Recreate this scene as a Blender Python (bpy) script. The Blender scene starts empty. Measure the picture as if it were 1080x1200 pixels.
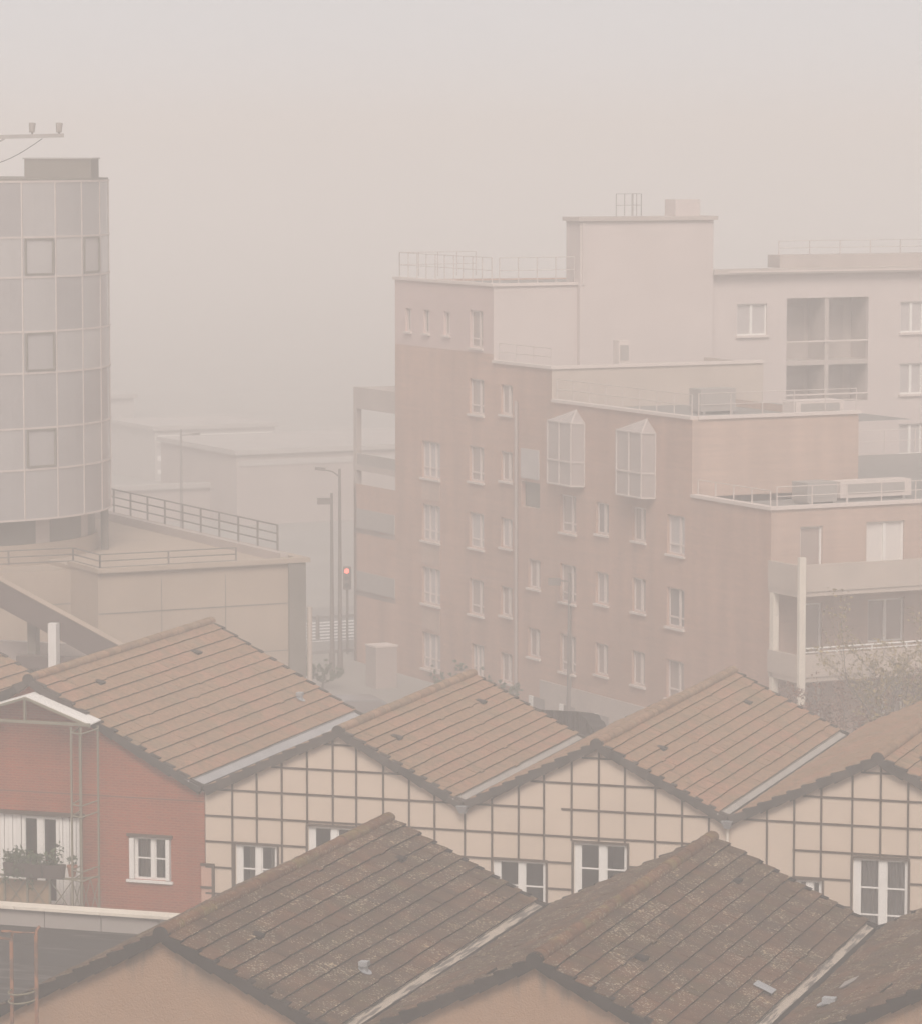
import bpy, math, random
from mathutils import Vector
S = bpy.context.scene
COL = S.collection
rng = random.Random(11)

# ------------------------------------------------------------------ mesh helper
class MB:
    def __init__(s): s.v=[]; s.f=[]; s.m=[]; s.t=[]; s.sm=[]
    def add(s, vs, fs, m=0, t=0.5, smooth=False):
        b=len(s.v); s.v+=[tuple(p) for p in vs]
        for f in fs: s.f.append([b+i for i in f]); s.m.append(m); s.t.append(t); s.sm.append(smooth)
    def quad(s,a,b,c,d,m=0,t=0.5): s.add([a,b,c,d],[(0,1,2,3)],m,t)
    def box(s,x0,x1,y0,y1,z0,z1,m=0,t=0.5):
        s.add([(x,y,z) for z in (z0,z1) for y in (y0,y1) for x in (x0,x1)],
              [(0,2,3,1),(4,5,7,6),(0,1,5,4),(2,6,7,3),(0,4,6,2),(1,3,7,5)],m,t)
    def prism(s,pts,y0,y1,m=0,t=0.5):            # polygon in XZ extruded along Y
        n=len(pts); vs=[(x,y0,z) for x,z in pts]+[(x,y1,z) for x,z in pts]
        fs=[tuple(range(n)),tuple(range(2*n-1,n-1,-1))]+[(i,n+i,n+(i+1)%n,(i+1)%n) for i in range(n)]
        s.add(vs,fs,m,t)
    def bar(s,p,q,w,h=None,m=0,t=0.5,up=(0,0,1)):  # rectangular bar
        p=Vector(p);q=Vector(q);d=(q-p).normalized();h=h or w
        u=Vector(up)
        if abs(d.dot(u))>.98: u=Vector((0,1,0))
        a=d.cross(u).normalized();b=a.cross(d)
        vs=[c+a*(w/2*i)+b*(h/2*j) for c in (p,q) for i,j in ((-1,-1),(1,-1),(1,1),(-1,1))]
        s.add(vs,[(3,2,1,0),(4,5,6,7),(0,1,5,4),(1,2,6,5),(2,3,7,6),(3,0,4,7)],m,t)
    def tube(s,p,q,r0,r1=None,n=8,m=0,t=0.5,cap=True):
        r1=r0 if r1 is None else r1
        p=Vector(p);q=Vector(q);d=(q-p).normalized();u=Vector((0,0,1)) if abs(d.z)<.95 else Vector((1,0,0))
        a=d.cross(u).normalized();b=a.cross(d)
        vs=[]
        for c,r in ((p,r0),(q,r1)):
            for i in range(n):
                an=2*math.pi*i/n; vs.append(c+a*(r*math.cos(an))+b*(r*math.sin(an)))
        s.add(vs,[(i,(i+1)%n,n+(i+1)%n,n+i) for i in range(n)],m,t,True)
        if cap: s.add(vs,[tuple(range(n-1,-1,-1)),tuple(range(n,2*n))],m,t)
    def path(s,pts,r,n=6,m=0):
        for a,b in zip(pts,pts[1:]): s.tube(a,b,r,r,n,m)
    def build(s,name,mats,parent=None,loc=(0,0,0)):
        me=bpy.data.meshes.new(name); me.from_pydata(s.v,[],s.f)
        if not isinstance(mats,(list,tuple)): mats=[mats]
        for m in mats: me.materials.append(m)
        me.polygons.foreach_set('material_index',s.m)
        me.polygons.foreach_set('use_smooth',s.sm)
        at=me.attributes.new('tint','FLOAT','FACE'); at.data.foreach_set('value',s.t)
        me.update()
        o=bpy.data.objects.new(name,me); COL.objects.link(o); o.location=loc
        if parent: o.parent=parent
        return o
def inst(src,parent,loc,rz=None):                # a copy sharing mesh data, with its children
    o=src.copy(); COL.objects.link(o); o.parent=parent; o.location=loc
    if rz is not None: o.rotation_euler=(0,0,rz)
    for ch in [c for c in bpy.data.objects if c.parent==src]:
        d=ch.copy(); COL.objects.link(d); d.parent=o
    return o
def tag(o,label=None,cat=None,group=None,kind=None):
    if label: o['label']=label
    if cat: o['category']=cat
    if group: o['group']=group
    if kind: o['kind']=kind
    return o
def thing(name,label,cat,loc=(0,0,0),rz=0,group=None):
    o=bpy.data.objects.new(name,None); COL.objects.link(o); o.location=loc; o.rotation_euler=(0,0,rz)
    o.empty_display_size=.3
    return tag(o,label,cat,group)

# ------------------------------------------------------------------ materials
class NT:
    def __init__(s,name):
        s.mat=bpy.data.materials.new(name); s.mat.use_nodes=True; s.t=s.mat.node_tree; s.t.nodes.clear()
        s.out=s.t.nodes.new('ShaderNodeOutputMaterial')
        tc=s.t.nodes.new('ShaderNodeTexCoord'); oi=s.t.nodes.new('ShaderNodeObjectInfo')
        s.obj=tc.outputs['Object']
        mu=s.n('ShaderNodeMath',{0:oi.outputs['Random'],1:37.0},operation='MULTIPLY')
        s.co=s.n('ShaderNodeVectorMath',{0:s.obj,1:mu.outputs[0]},operation='ADD').outputs[0]
    def n(s,typ,inp={},**kw):
        nd=s.t.nodes.new(typ)
        for k,v in kw.items(): setattr(nd,k,v)
        for k,v in inp.items(): s.set(nd.inputs[k],v)
        return nd
    def set(s,sock,v):
        if isinstance(v,bpy.types.NodeSocket): s.t.links.new(v,sock)
        else:
            if hasattr(v,'__len__') and len(v)==3 and sock.type=='RGBA': v=(*v,1)
            sock.default_value=v
    def math(s,op,a,b=0.0,c=None):
        d={0:a,1:b}
        if c is not None: d[2]=c
        return s.n('ShaderNodeMath',d,operation=op).outputs[0]
    def scale(s,vec,k): return s.n('ShaderNodeVectorMath',{0:vec,1:k},operation='MULTIPLY').outputs[0]
    def noise(s,scale,detail=4,vec=None,rough=.55): return s.n('ShaderNodeTexNoise',{'Vector':vec or s.co,'Scale':scale,'Detail':detail,'Roughness':rough}).outputs['Fac']
    def ramp(s,f,a,b):                                   # smooth 0..1 between a and b
        return s.n('ShaderNodeMapRange',{'Value':f,'From Min':a,'From Max':b},interpolation_type='SMOOTHSTEP').outputs[0]
    def mix(s,f,a,b,mode='MIX'):
        nd=s.n('ShaderNodeMix',{},data_type='RGBA',blend_type=mode)
        s.set(nd.inputs[0],f); s.set(nd.inputs[6],a); s.set(nd.inputs[7],b); return nd.outputs[2]
    def vmul(s,col,f):                                   # colour times grey value f
        g=s.n('ShaderNodeCombineColor',{0:f,1:f,2:f}).outputs[0]; return s.mix(1.0,col,g,'MULTIPLY')
    def attr(s): return s.n('ShaderNodeAttribute',{},attribute_name='tint').outputs['Fac']
    def done(s,col,rough=.85,bump=None,bs=.3,bd=.02,spec=.3,metal=0):
        p=s.n('ShaderNodeBsdfPrincipled',{'Roughness':rough,'Metallic':metal,'Specular IOR Level':spec})
        s.set(p.inputs['Base Color'],col)
        if bump is not None:
            b=s.n('ShaderNodeBump',{'Strength':bs,'Distance':bd,'Height':bump}); s.t.links.new(b.outputs[0],p.inputs['Normal'])
        s.t.links.new(p.outputs[0],s.out.inputs['Surface']); return s.mat
def plain(name,col,rough=.85,var=.25,scale=1.5,bump=.25,spec=.3,metal=0,fine=25,tv=0):
    a=NT(name); f=a.noise(scale,5); g=a.noise(fine,3)
    k=a.math('MULTIPLY_ADD',f,2*var,1-var); k=a.math('MULTIPLY',k,a.math('MULTIPLY_ADD',g,var*.6,1-var*.3))
    if tv: k=a.math('MULTIPLY',k,a.math('MULTIPLY_ADD',a.attr(),tv,1-tv/2))
    return a.done(a.vmul(col,k),rough,g,bump,.01,spec,metal)
def brick(name,c1,c2,mortar,var=.22,bw=.22,rh=.07,ms=.012,big=.35):
    a=NT(name); sx=a.n('ShaderNodeSeparateXYZ',{0:a.obj})
    u=a.math('ADD',sx.outputs[0],sx.outputs[1])
    v=a.n('ShaderNodeCombineXYZ',{0:u,1:sx.outputs[2],2:0.0}).outputs[0]
    b=a.n('ShaderNodeTexBrick',{'Vector':v,'Color1':c1,'Color2':c2,'Mortar':mortar,'Scale':1.0,'Mortar Size':ms,'Brick Width':bw,'Row Height':rh})
    k=a.math('MULTIPLY_ADD',a.noise(big,5),2*var,1-var)
    st=a.noise(1.0,4,a.scale(a.co,(1.3,1.3,.15)))
    k=a.math('MULTIPLY',k,a.math('MULTIPLY_ADD',st,.6,.70))
    # a slow waviness of the courses
    row=a.noise(1.0,2,a.scale(a.obj,(.25,.25,9.0))); k=a.math('MULTIPLY',k,a.math('MULTIPLY_ADD',row,.36,.82))
    return a.done(a.vmul(b.outputs['Color'],k),.9,b.outputs['Fac'],-.4,.01)
def tilemat(name,base,warm,dark,lichen,lich_amt=1.0,moss=(.13,.12,.06),moss_amt=.5,patch=1.0,tv=.34):
    a=NT(name); t=a.attr()
    p=a.ramp(a.noise(.55,4),.45,.62)
    col=a.mix(a.math('MULTIPLY',p,.75*patch),base,warm)
    q=a.ramp(a.noise(.9,5,a.scale(a.co,(1,.5,1))),.52,.72)
    col=a.mix(a.math('MULTIPLY',q,.6*patch),col,dark)
    mm=a.ramp(a.noise(1.7,6),.50,.66); col=a.mix(a.math('MULTIPLY',mm,moss_amt),col,moss)
    gr=a.noise(38,3); col=a.vmul(col,a.math('MULTIPLY_ADD',gr,1.1,.45)); md=a.noise(7,4); col=a.vmul(col,a.math('MULTIPLY_ADD',md,1.0,.5))
    col=a.vmul(col,a.math('MULTIPLY_ADD',t,tv,1-tv/2))
    if lich_amt>0:
        w=a.ramp(a.noise(1.5,6,a.scale(a.co,(1,.7,1)),.62),.33,.70)
        for sc,th in ((7.0,.15),(15.0,.23),(26.0,.28)):
            vo=a.n('ShaderNodeTexVoronoi',{'Vector':a.co,'Scale':sc,'Randomness':1.0})
            rr=a.n('ShaderNodeSeparateColor',{0:vo.outputs['Color']})
            size=a.math('MULTIPLY',a.math('POWER',rr.outputs[0],2.5),th*2.0)
            size=a.math('MULTIPLY',size,a.math('MULTIPLY_ADD',w,1.1,.25))
            d=a.math('ADD',vo.outputs['Distance'],a.math('MULTIPLY_ADD',a.noise(60,2),.22,-.11))
            sp=a.math('GREATER_THAN',size,d)
            lc=a.mix(a.math('GREATER_THAN',rr.outputs[1],.7),lichen,(.42,.30,.17))
            lc=a.mix(a.math('GREATER_THAN',rr.outputs[2],.6),lc,(.30,.26,.20))
            col=a.mix(a.math('MULTIPLY',sp,.85*lich_amt),col,lc)
    return a.done(col,.92,gr,.35,.01,.2)

M={}
M['tile_near']=tilemat('weathered_tile',(.072,.037,.018),(.115,.049,.022),(.038,.022,.013),(.46,.37,.26),1.0,(.068,.050,.018))
M['tile_ridge_near']=tilemat('ridge_tile',(.115,.050,.022),(.15,.065,.028),(.075,.038,.02),(.40,.34,.24),.5,(.17,.135,.045),.55)
M['tile_mid']=tilemat('pale_tile',(.275,.165,.10),(.32,.165,.105),(.215,.155,.092),(.5,.46,.40),.16,(.17,.14,.085),.40,1.0,.09)
M['tile_mid_ridge']=tilemat('pale_ridge_tile',(.25,.155,.095),(.285,.16,.10),(.20,.137,.088),(.5,.46,.4),.15,(.2,.17,.11),.3,.8)
M['verge_near']=plain('verge_tile_near',(.014,.010,.008),.9,.4,3,.4,.1,tv=1.3)
M['verge_mid']=plain('verge_tile_mid',(.045,.034,.028),.85,.3,3,.3,.15,tv=.9)
M['tile_edge']=plain('most_shaded_tile_edge',(.020,.015,.011),.95,.3,3,.2,.05)  # lower tile edges painted near black to deepen the shade line under each course
M['tile_edge_mid']=plain('grim_shade_tile_edge',(.10,.068,.048),.95,.3,3,.2,.05)  # same painted shade line for the middle row, less dark
M['deck']=plain('roof_underlay',(.03,.025,.022))
M['brick_red']=brick('red_brick',(.29,.040,.008),(.20,.022,.005),(.27,.095,.045),.16,ms=.02)
def orange_brick():
    return brick('orange_brick',(.44,.247,.177),(.385,.213,.152),(.39,.27,.21),.30,.22,.07,.012,.12)
M['brick_orange']=orange_brick()
M['brick_light']=brick('pale_orange_brick',(.45,.29,.22),(.415,.262,.20),(.38,.29,.24),.12,.22,.07,.012,.12)
M['pale_mauve']=plain('pale_mauve_hazed_render',(.53,.39,.355),.9,.15,.5,.15,.2)  # upper storeys of the street wall coloured paler to stand in for haze
M['pale_render']=plain('pale_pink_hazed_render',(.51,.425,.395),.9,.12,.5,.15,.2)  # haze put into the colour of the rear upper walls and stair tower
M['pink_panel']=plain('pink_panel',(.46,.27,.20),.9,.1,.8,.1,.2)
M['brick_dark']=plain('dark_brick_course',(.14,.05,.035))
M['cream']=plain('cream_panel',(.55,.435,.345),.9,.10,.8,.15,.2)
M['batten']=plain('brown_batten',(.062,.034,.019),.8,.3,4,.2)
def render_mat():
    a=NT('beige_render'); f=a.noise(1.2,5); g=a.noise(30,4)
    col=a.mix(f,(.28,.17,.108),(.335,.21,.137))
    sx=a.n('ShaderNodeSeparateXYZ',{0:a.obj})
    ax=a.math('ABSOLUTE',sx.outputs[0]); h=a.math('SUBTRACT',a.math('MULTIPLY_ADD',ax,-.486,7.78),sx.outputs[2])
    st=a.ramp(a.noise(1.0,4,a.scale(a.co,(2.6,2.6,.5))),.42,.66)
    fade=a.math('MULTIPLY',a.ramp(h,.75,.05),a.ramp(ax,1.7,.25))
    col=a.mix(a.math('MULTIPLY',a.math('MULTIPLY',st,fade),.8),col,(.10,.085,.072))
    gen=a.ramp(a.noise(1.0,4,a.scale(a.co,(2.0,2.0,.2))),.5,.8); col=a.mix(a.math('MULTIPLY',gen,.22),col,(.25,.19,.15))
    col=a.vmul(col,a.math('MULTIPLY_ADD',g,.35,.82))
    return a.done(col,.95,g,.9,.02,.15)
M['render']=render_mat()
M['concrete']=plain('concrete',(.365,.28,.215),.9,.22,.6,.2)
M['drum_glass']=plain('dark_drum_glass',(.12,.105,.088),.4,.15,.8,0,.4)
M['concrete_dark']=plain('stained_concrete',(.17,.145,.12),.9,.35,.8,.2)
M['concrete_brown']=plain('dark_brown_concrete',(.105,.072,.062),.85,.2,.7,.2)
M['plinth']=plain('grey_plinth',(.40,.33,.295),.9,.25,.7,.2)
M['balcony']=plain('balcony_concrete',(.44,.355,.30),.9,.2,.6,.2)
M['white']=plain('white_paint',(.72,.68,.64),.5,.08,2,.05,.4)
M['cream_trim']=plain('pale_coping',(.66,.58,.49),.8,.2,1.6,.2)
M['zinc']=plain('zinc_sheet',(.36,.36,.37),.45,.3,2.0,.1,.5,.3)
M['zinc_pale']=plain('pale_zinc_flashing',(.40,.385,.385),.5,.25,1.5,.1,.4,.2)
M['gut_mid']=plain('pale_gutter_lining',(.36,.32,.285),.7,.25,1.2,.1,.3)
def worn_zinc():
    a=NT('worn_painted_gutter'); f=a.ramp(a.noise(1.0,5,a.scale(a.co,(14,1.1,14))),.48,.58)
    col=a.mix(f,(.42,.345,.28),(.13,.105,.09)); return a.done(a.vmul(col,a.math('MULTIPLY_ADD',a.noise(14,3),.5,.75)),.8,f,.2,.01)
M['worn']=worn_zinc()
M['steel_rail']=plain('painted_steel',(.15,.12,.105),.6,.2,3,.1)
M['steel_grey']=plain('galvanised_steel',(.33,.295,.275),.55,.2,3,.1,.5,.3)
M['rail_grey']=plain('weather_hazed_rail',(.50,.42,.385),.6,.2,3,.1)  # rail colour paled so distant rails blend as if in thicker haze
M['trellis']=plain('olive_paint',(.19,.165,.115),.7,.25,3,.1)
def rust():
    a=NT('rusty_steel'); f=a.ramp(a.noise(5,5),.42,.6)
    return a.done(a.mix(f,(.26,.115,.065),(.13,.075,.055)),.85,a.noise(40,3),.4,.01)
M['rust']=rust()
def bitumen():
    a=NT('bitumen_felt'); f=a.noise(.8,5,a.scale(a.co,(.6,2.2,1))); w=a.ramp(a.noise(1.0,4,a.scale(a.co,(.35,2.5,1))),.52,.66)
    col=a.mix(f,(.013,.0095,.008),(.030,.021,.018)); col=a.mix(a.math('MULTIPLY',w,.45),col,(.06,.048,.042))
    return a.done(col,a.math('MULTIPLY_ADD',w,-.3,.75),a.noise(30,3),.25,.01,.4)
M['bitumen']=bitumen()
M['gravel_roof']=plain('gravel_roof',(.20,.18,.165),.95,.3,1.5,.4)
def pane(name,tint,trans=.75):
    a=NT(name); tr=a.n('ShaderNodeBsdfTransparent',{0:(*tint,1)}); gl=a.n('ShaderNodeBsdfGlossy',{0:(.75,.72,.70,1),'Roughness':.03})
    fr=a.n('ShaderNodeFresnel',{'IOR':1.5}); f=a.math('ADD',fr.outputs[0],0.0)
    mx=a.n('ShaderNodeMixShader',{0:f,1:tr.outputs[0],2:gl.outputs[0]}); a.t.links.new(mx.outputs[0],a.out.inputs['Surface']); return a.mat
M['pane']=pane('window_glass',(.75,.77,.78))
M['dark_pane']=plain('dark_window_glass',(.20,.165,.155),.12,.3,.7,0,.6)
M['veil_pane']=plain('curtained_hazed_glass',(.42,.37,.355),.2,.25,.9,0,.6)  # pale for drawn curtains, and for painted haze on the upper rear windows
def tower_glass():
    a=NT('tinted_facade_glass'); t=a.attr(); f=a.noise(.25,3)
    col=a.mix(t,(.28,.25,.245),(.43,.395,.38)); col=a.vmul(col,a.math('MULTIPLY_ADD',f,.5,.75)); return a.done(col,.12,None,spec=.6)
M['tower_glass']=tower_glass()
M['far_white']=plain('weathered_white_paint',(.58,.485,.44),.6,.1,2,.05)  # white dulled toward the wall tone, imitating haze on far trim
M['far_pane']=plain('remote_hazed_window_glass',(.325,.245,.21),.15,.25,.9,0,.5)  # far panes lightened in base colour to mimic the veil of haze
M['bay_pane']=plain('bay_window_glass',(.34,.275,.25),.15,.2,.9,0,.5)
M['far_clad']=plain('pale_cladding',(.40,.355,.33),.7,.12,.8,.1)
M['far_roof']=plain('grey_flat_roof',(.37,.325,.30),.9,.2,.5,.2)
M['curtain']=plain('beige_curtain',(.42,.35,.28),.95,.15,4,.1)
M['net']=plain('net_curtain',(.62,.56,.52),.95,.1,4,.1)
M['asphalt']=plain('asphalt',(.12,.11,.105),.85,.25,.3,.3)
M['pavement']=plain('pavement_concrete',(.19,.17,.155),.9,.2,.5,.2)
M['ground']=plain('yard_ground',(.25,.225,.20),.95,.35,.15,.3)
M['paint']=plain('road_paint',(.62,.60,.58),.7,.15,2,.1)
M['planter']=plain('planter_plastic',(.055,.036,.030),.7,.2,4,.1)
M['pot']=plain('terracotta_pot',(.38,.165,.10),.8,.15,5,.1)
M['reed']=plain('reed_screen',(.29,.195,.115),.9,.3,6,.3)
def leaf(name,c1,c2):
    a=NT(name); t=a.attr(); return a.done(a.mix(t,c1,c2),.75,None,spec=.2)
M['leaf']=leaf('green_leaf',(.035,.055,.022),(.085,.105,.045))
M['leaf_autumn']=leaf('yellow_autumn_leaf',(.16,.115,.045),(.30,.21,.085))
M['leaf_red']=leaf('russet_leaf',(.13,.05,.03),(.22,.10,.06))
M['bark']=plain('bark',(.10,.075,.058),.95,.3,5,.5)
M['corr']=plain('corrugated_sheet',(.040,.030,.027),.7,.3,1.5,.2)
M['car_paint']=plain('grey_car_paint',(.20,.19,.19),.25,.05,1,0,.6)
M['tyre']=plain('tyre_rubber',(.03,.03,.03),.9)
M['black']=plain('black_plastic',(.03,.03,.03),.6)
def emit(name,c,s):
    a=NT(name); e=a.n('ShaderNodeEmission',{0:(*c,1),1:s}); a.t.links.new(e.outputs[0],a.out.inputs['Surface']); return a.mat
M['red_light']=emit('red_signal_light',(1.0,.14,.10),1.8)
M['clad']=plain('grey_cladding',(.31,.27,.245),.7,.15,.8,.1)
M['brown_wall']=plain('brown_wall',(.35,.28,.25),.9,.2,.4,.2)

# ------------------------------------------------------------------ the setting
def sheet(name,poly,z,mat,label=None,kind='structure'):
    mb=MB(); mb.add([(x,y,z) for x,y in poly],[tuple(range(len(poly)))]); return tag(mb.build(name,mat),kind=kind)
sheet('ground',[(-760,-420),(640,-420),(640,1080),(-760,1080)],0,M['ground'])
q=math.sqrt(.5)
C0=(-32.1,133.6)                                        # near corner of the brick flats; their frame is turned 45 degrees
def bw(t,s,z=0): return (C0[0]+q*t-q*s, C0[1]+q*t+q*s, z)   # flats' local (t,s) to world
def rect(t0,t1,s0,s1): return [bw(t,s)[:2] for t,s in ((t0,s0),(t1,s0),(t1,s1),(t0,s1))]
sheet('road',rect(-200,260,41.3,49.8),.012,M['asphalt'])
sheet('road',rect(-28,-21,-90,41.2),.008,M['asphalt'])
for s0,s1,nm in ((38.2,41.25,'pavement'),(49.85,53,'pavement')):
    mb=MB()
    for t0,t1 in ((-200,-33),(-33,-29),(-20,260)):
        p=rect(t0,t1,s0,s1); mb.add([(x,y,0) for x,y in p]+[(x,y,.13) for x,y in p],[(4,5,6,7),(0,1,5,4),(1,2,6,5),(2,3,7,6),(3,0,4,7)])
    tag(mb.build(nm,M['pavement']),kind='structure')
mb=MB()
for k in range(7):
    p=rect(-3.5,8.5,41.75+k*1.06,42.27+k*1.06); mb.add([(x,y,.017) for x,y in p],[(0,1,2,3)])
tag(mb.build('zebra_crossing',M['paint']),kind='structure')
sheet('courtyard',rect(-14,24,-2,-12),.006,M['pavement'])

# ------------------------------------------------------------------ roofs
def slope(mb,x0,z0,x1,z1,y0,y1,n,rg,tw=.30,thick=.032,step=.070):
    dx,dz=x1-x0,z1-z0; L=math.hypot(dx,dz); ux,uz=dx/L,dz/L
    nx,nz=(-uz,ux) if ux>0 else (uz,-ux)
    g=L/n; nt=max(1,int(round((y1-y0)/tw))); tw=(y1-y0)/nt
    for i in range(n):
        ph=rg.random()*6; sag=rg.uniform(-.006,.006); kink=0
        for j in range(nt):
            if rg.random()<.09: kink=rg.uniform(-.014,.018)
            wob=.004*math.sin(j*.21+ph)+kink
            a0=i*g-(.05 if i else 0); a1=(i+1)*g+wob+sag+rg.uniform(-.006,.006)
            if rg.random()<.012: a1+=.035
            h0=.012; h1=step+rg.uniform(-.006,.008)+wob*.5
            ya=y0+j*tw+.001; yb=y0+(j+1)*tw-.001
            tilt=rg.uniform(-.004,.004)
            def P(a,h,y): return (x0+ux*a+nx*h,y,z0+uz*a+nz*h)
            vs=[P(a0,h0,ya),P(a0,h0,yb),P(a1,h1+tilt,yb),P(a1,h1-tilt,ya),P(a1,h1-thick,yb),P(a1,h1-thick,ya),P(a0,h0-thick,ya),P(a0,h0-thick,yb)]
            fs=[(0,3,2,1) if ux>0 else (0,1,2,3),(3,5,4,2),(0,6,5,3),(1,2,4,7)]
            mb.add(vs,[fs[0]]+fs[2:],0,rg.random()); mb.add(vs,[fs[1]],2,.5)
def roof_parts(root,zr,xl,zl,xr,zr2,dep,nl,nr,mt,mr,mv,rg,front=-.14,rear=.12,ridge_r=.135,left=True,gut=None,lw=.25,lwl=.2):
    """roof (> ridge_tiles, verge_tiles) and valley gutter of a house whose ridge is at local x=0"""
    mb=MB(); y0,y1=front,dep+rear
    sl=(zr-zl)/xl; sr=(zr-zr2)/xr
    def zz(x): return zr-(sr*x if x>0 else -sl*x)
    xe=xr-lw
    slope(mb,.03,zz(.03),xe,zz(xe),y0,y1,nr,rg,step=.060 if mt is M['tile_mid'] else .082,thick=.032 if mt is M['tile_mid'] else .042)
    if left:
        xe2=-(xl-lwl); slope(mb,-.03,zz(-.03),xe2,zz(xe2),y0,y1,nl,rg)
    # boards under the tiles
    mb.quad((0,y0+.02,zr-.05),(xr,y0+.02,zr2-.05),(xr,y1-.02,zr2-.05),(0,y1-.02,zr-.05),1)
    mb.quad((0,y0+.02,zr-.05),(0,y1-.02,zr-.05),(-xl,y1-.02,zl-.05),(-xl,y0+.02,zl-.05),1)
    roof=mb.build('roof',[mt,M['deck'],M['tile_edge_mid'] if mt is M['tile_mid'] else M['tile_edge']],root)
    # ridge
    mb=MB(); y=y0-.02; 
    while y<y1-.05:
        ln=min(.42,y1+.02-y); r=ridge_r+rg.uniform(-.004,.004); k=11; dz=rg.uniform(-.005,.005)
        vs=[]
        for (yy,rr) in ((y,r+.004),(y+ln+.02,r-.003)):
            for i in range(k):
                an=math.pi*(i/(k-1))*1.16-math.pi*.08; vs.append((rr*1.12*math.cos(an),yy,zr+dz+.005+rr*.92*math.sin(an)))
        mb.add(vs,[(i,i+1,k+i+1,k+i) for i in range(k-1)],0,rg.random(),True)
        mb.add(vs[:k],[tuple(range(k))],0 if y>y0 else 1,.3)
        y+=ln
    # end disc closing the first ridge tile
    vs=[(ridge_r*1.2*math.cos(2*math.pi*i/14),y0-.035,zr-.02+ridge_r*1.12*math.sin(2*math.pi*i/14)) for i in range(14)]
    vb=[(x,y0+.12,z) for x,_,z in vs]
    mb.add(vs+vb,[tuple(range(14))]+[(i,14+i,14+(i+1)%14,(i+1)%14) for i in range(14)],1,.5)
    mb.build('ridge_tiles',[mr,mv],roof)
    # verge
    for sgn,X,n in ((1,xr-.06,nr),(-1,xl-.06,nl)):
        mb=MB(); mb2=MB()
        for i in range(n):
            a=X*i/n+(.10 if i==0 else 0); b=X*(i+1)/n+.03; j=rg.uniform(-.012,.012)
            s_=sr if sgn>0 else sl; nrm=1/math.hypot(1,s_)
            pts=[]
            for x,h in ((a,.018),(b,.080),(b,-.185+j),(a,-.150+j)):
                pts.append((sgn*(x+s_*nrm*h),zr-s_*x+nrm*h))
            if sgn<0: pts=pts[::-1]
            yy=rg.uniform(-.012,.0)
            mb.prism(pts,y0-.03+yy,.03,0,rg.random())
            # rear verge, thinner
            mb2.prism(pts,dep-.02,y1+.02,0,rg.random())
        mb.build('verge_tiles',mv,roof); mb2.build('rear_verge_tiles',mv,roof)
    if gut:
        mb=MB(); yy0,yy1=y0-.05,y1+.05
        prof=[(xr-lw-.12,zz(xr-lw-.12)-.015),(xr-lw*.28,zz(xr-lw*.28)+.005),(xr+.02,zr2-.05),(xr+.09,zr2-.04),(xr+lwl+.14,zr2+sr*(lwl+.14)-.02)]
        L=yy1-yy0; ns=8
        for a in range(ns):
            ya,yb=yy0+L*a/ns,yy0+L*(a+1)/ns+.03; dz=.003*(a%2)
            for ip,(p0,p1) in enumerate(zip(prof,prof[1:])): mb.quad((p0[0],ya,p0[1]+dz),(p1[0],ya,p1[1]+dz),(p1[0],yb,p1[1]+dz),(p0[0],yb,p0[1]+dz),0 if ip==0 else 1)
        # raised welt against the tiles
        mb.box(xr-lw-.015,xr-lw+.02,yy0,yy1,zz(xr-lw)-.03,zz(xr-lw)+.012)
        mb.build('valley_gutter',[gut,mv],root)
    return roof,zz,sr
def roof_fix(mb,x,y,z,sr,w=.30,l=.16,h=.07):          # small raised tile vent, opening down-slope
    n=math.hypot(1,sr); ux,uz=1/n,-sr/n; nx,nz=sr/n,1/n
    def P(a,yy,b): return (x+ux*a+nx*b,y+yy,z+uz*a+nz*b)
    vs=[P(-.22,-w/2,.04),P(-.22,w/2,.04),P(.06,w/2,.05+h),P(.06,-w/2,.05+h),P(.06,w/2,.03),P(.06,-w/2,.03)]
    mb.add(vs,[(0,3,2,1),(3,5,4,2),(0,5,3),(1,2,4)],0,.4)
def box_vent(roof,x,y,z,sr):
    mb=MB(); n=math.hypot(1,sr); ux,uz=1/n,-sr/n; nx,nz=sr/n,1/n
    def P(a,yy,b): return (x+ux*a+nx*b,y+yy,z+uz*a+nz*b)
    fl=[P(.15*math.cos(i*math.pi/6)-.02,.17*math.sin(i*math.pi/6),.085) for i in range(12)]
    mb.add(fl,[tuple(range(12))])
    mb.tube(P(0,0,.05),(P(0,0,.05)[0],y,z+.2),.06,.06,10)
    px,py,pz=P(0,0,0)
    mb.box(px-.09,px+.09,py-.10,py+.10,pz+.18,pz+.27)
    return mb.build('vent_cowl',M['zinc'],roof)

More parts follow.
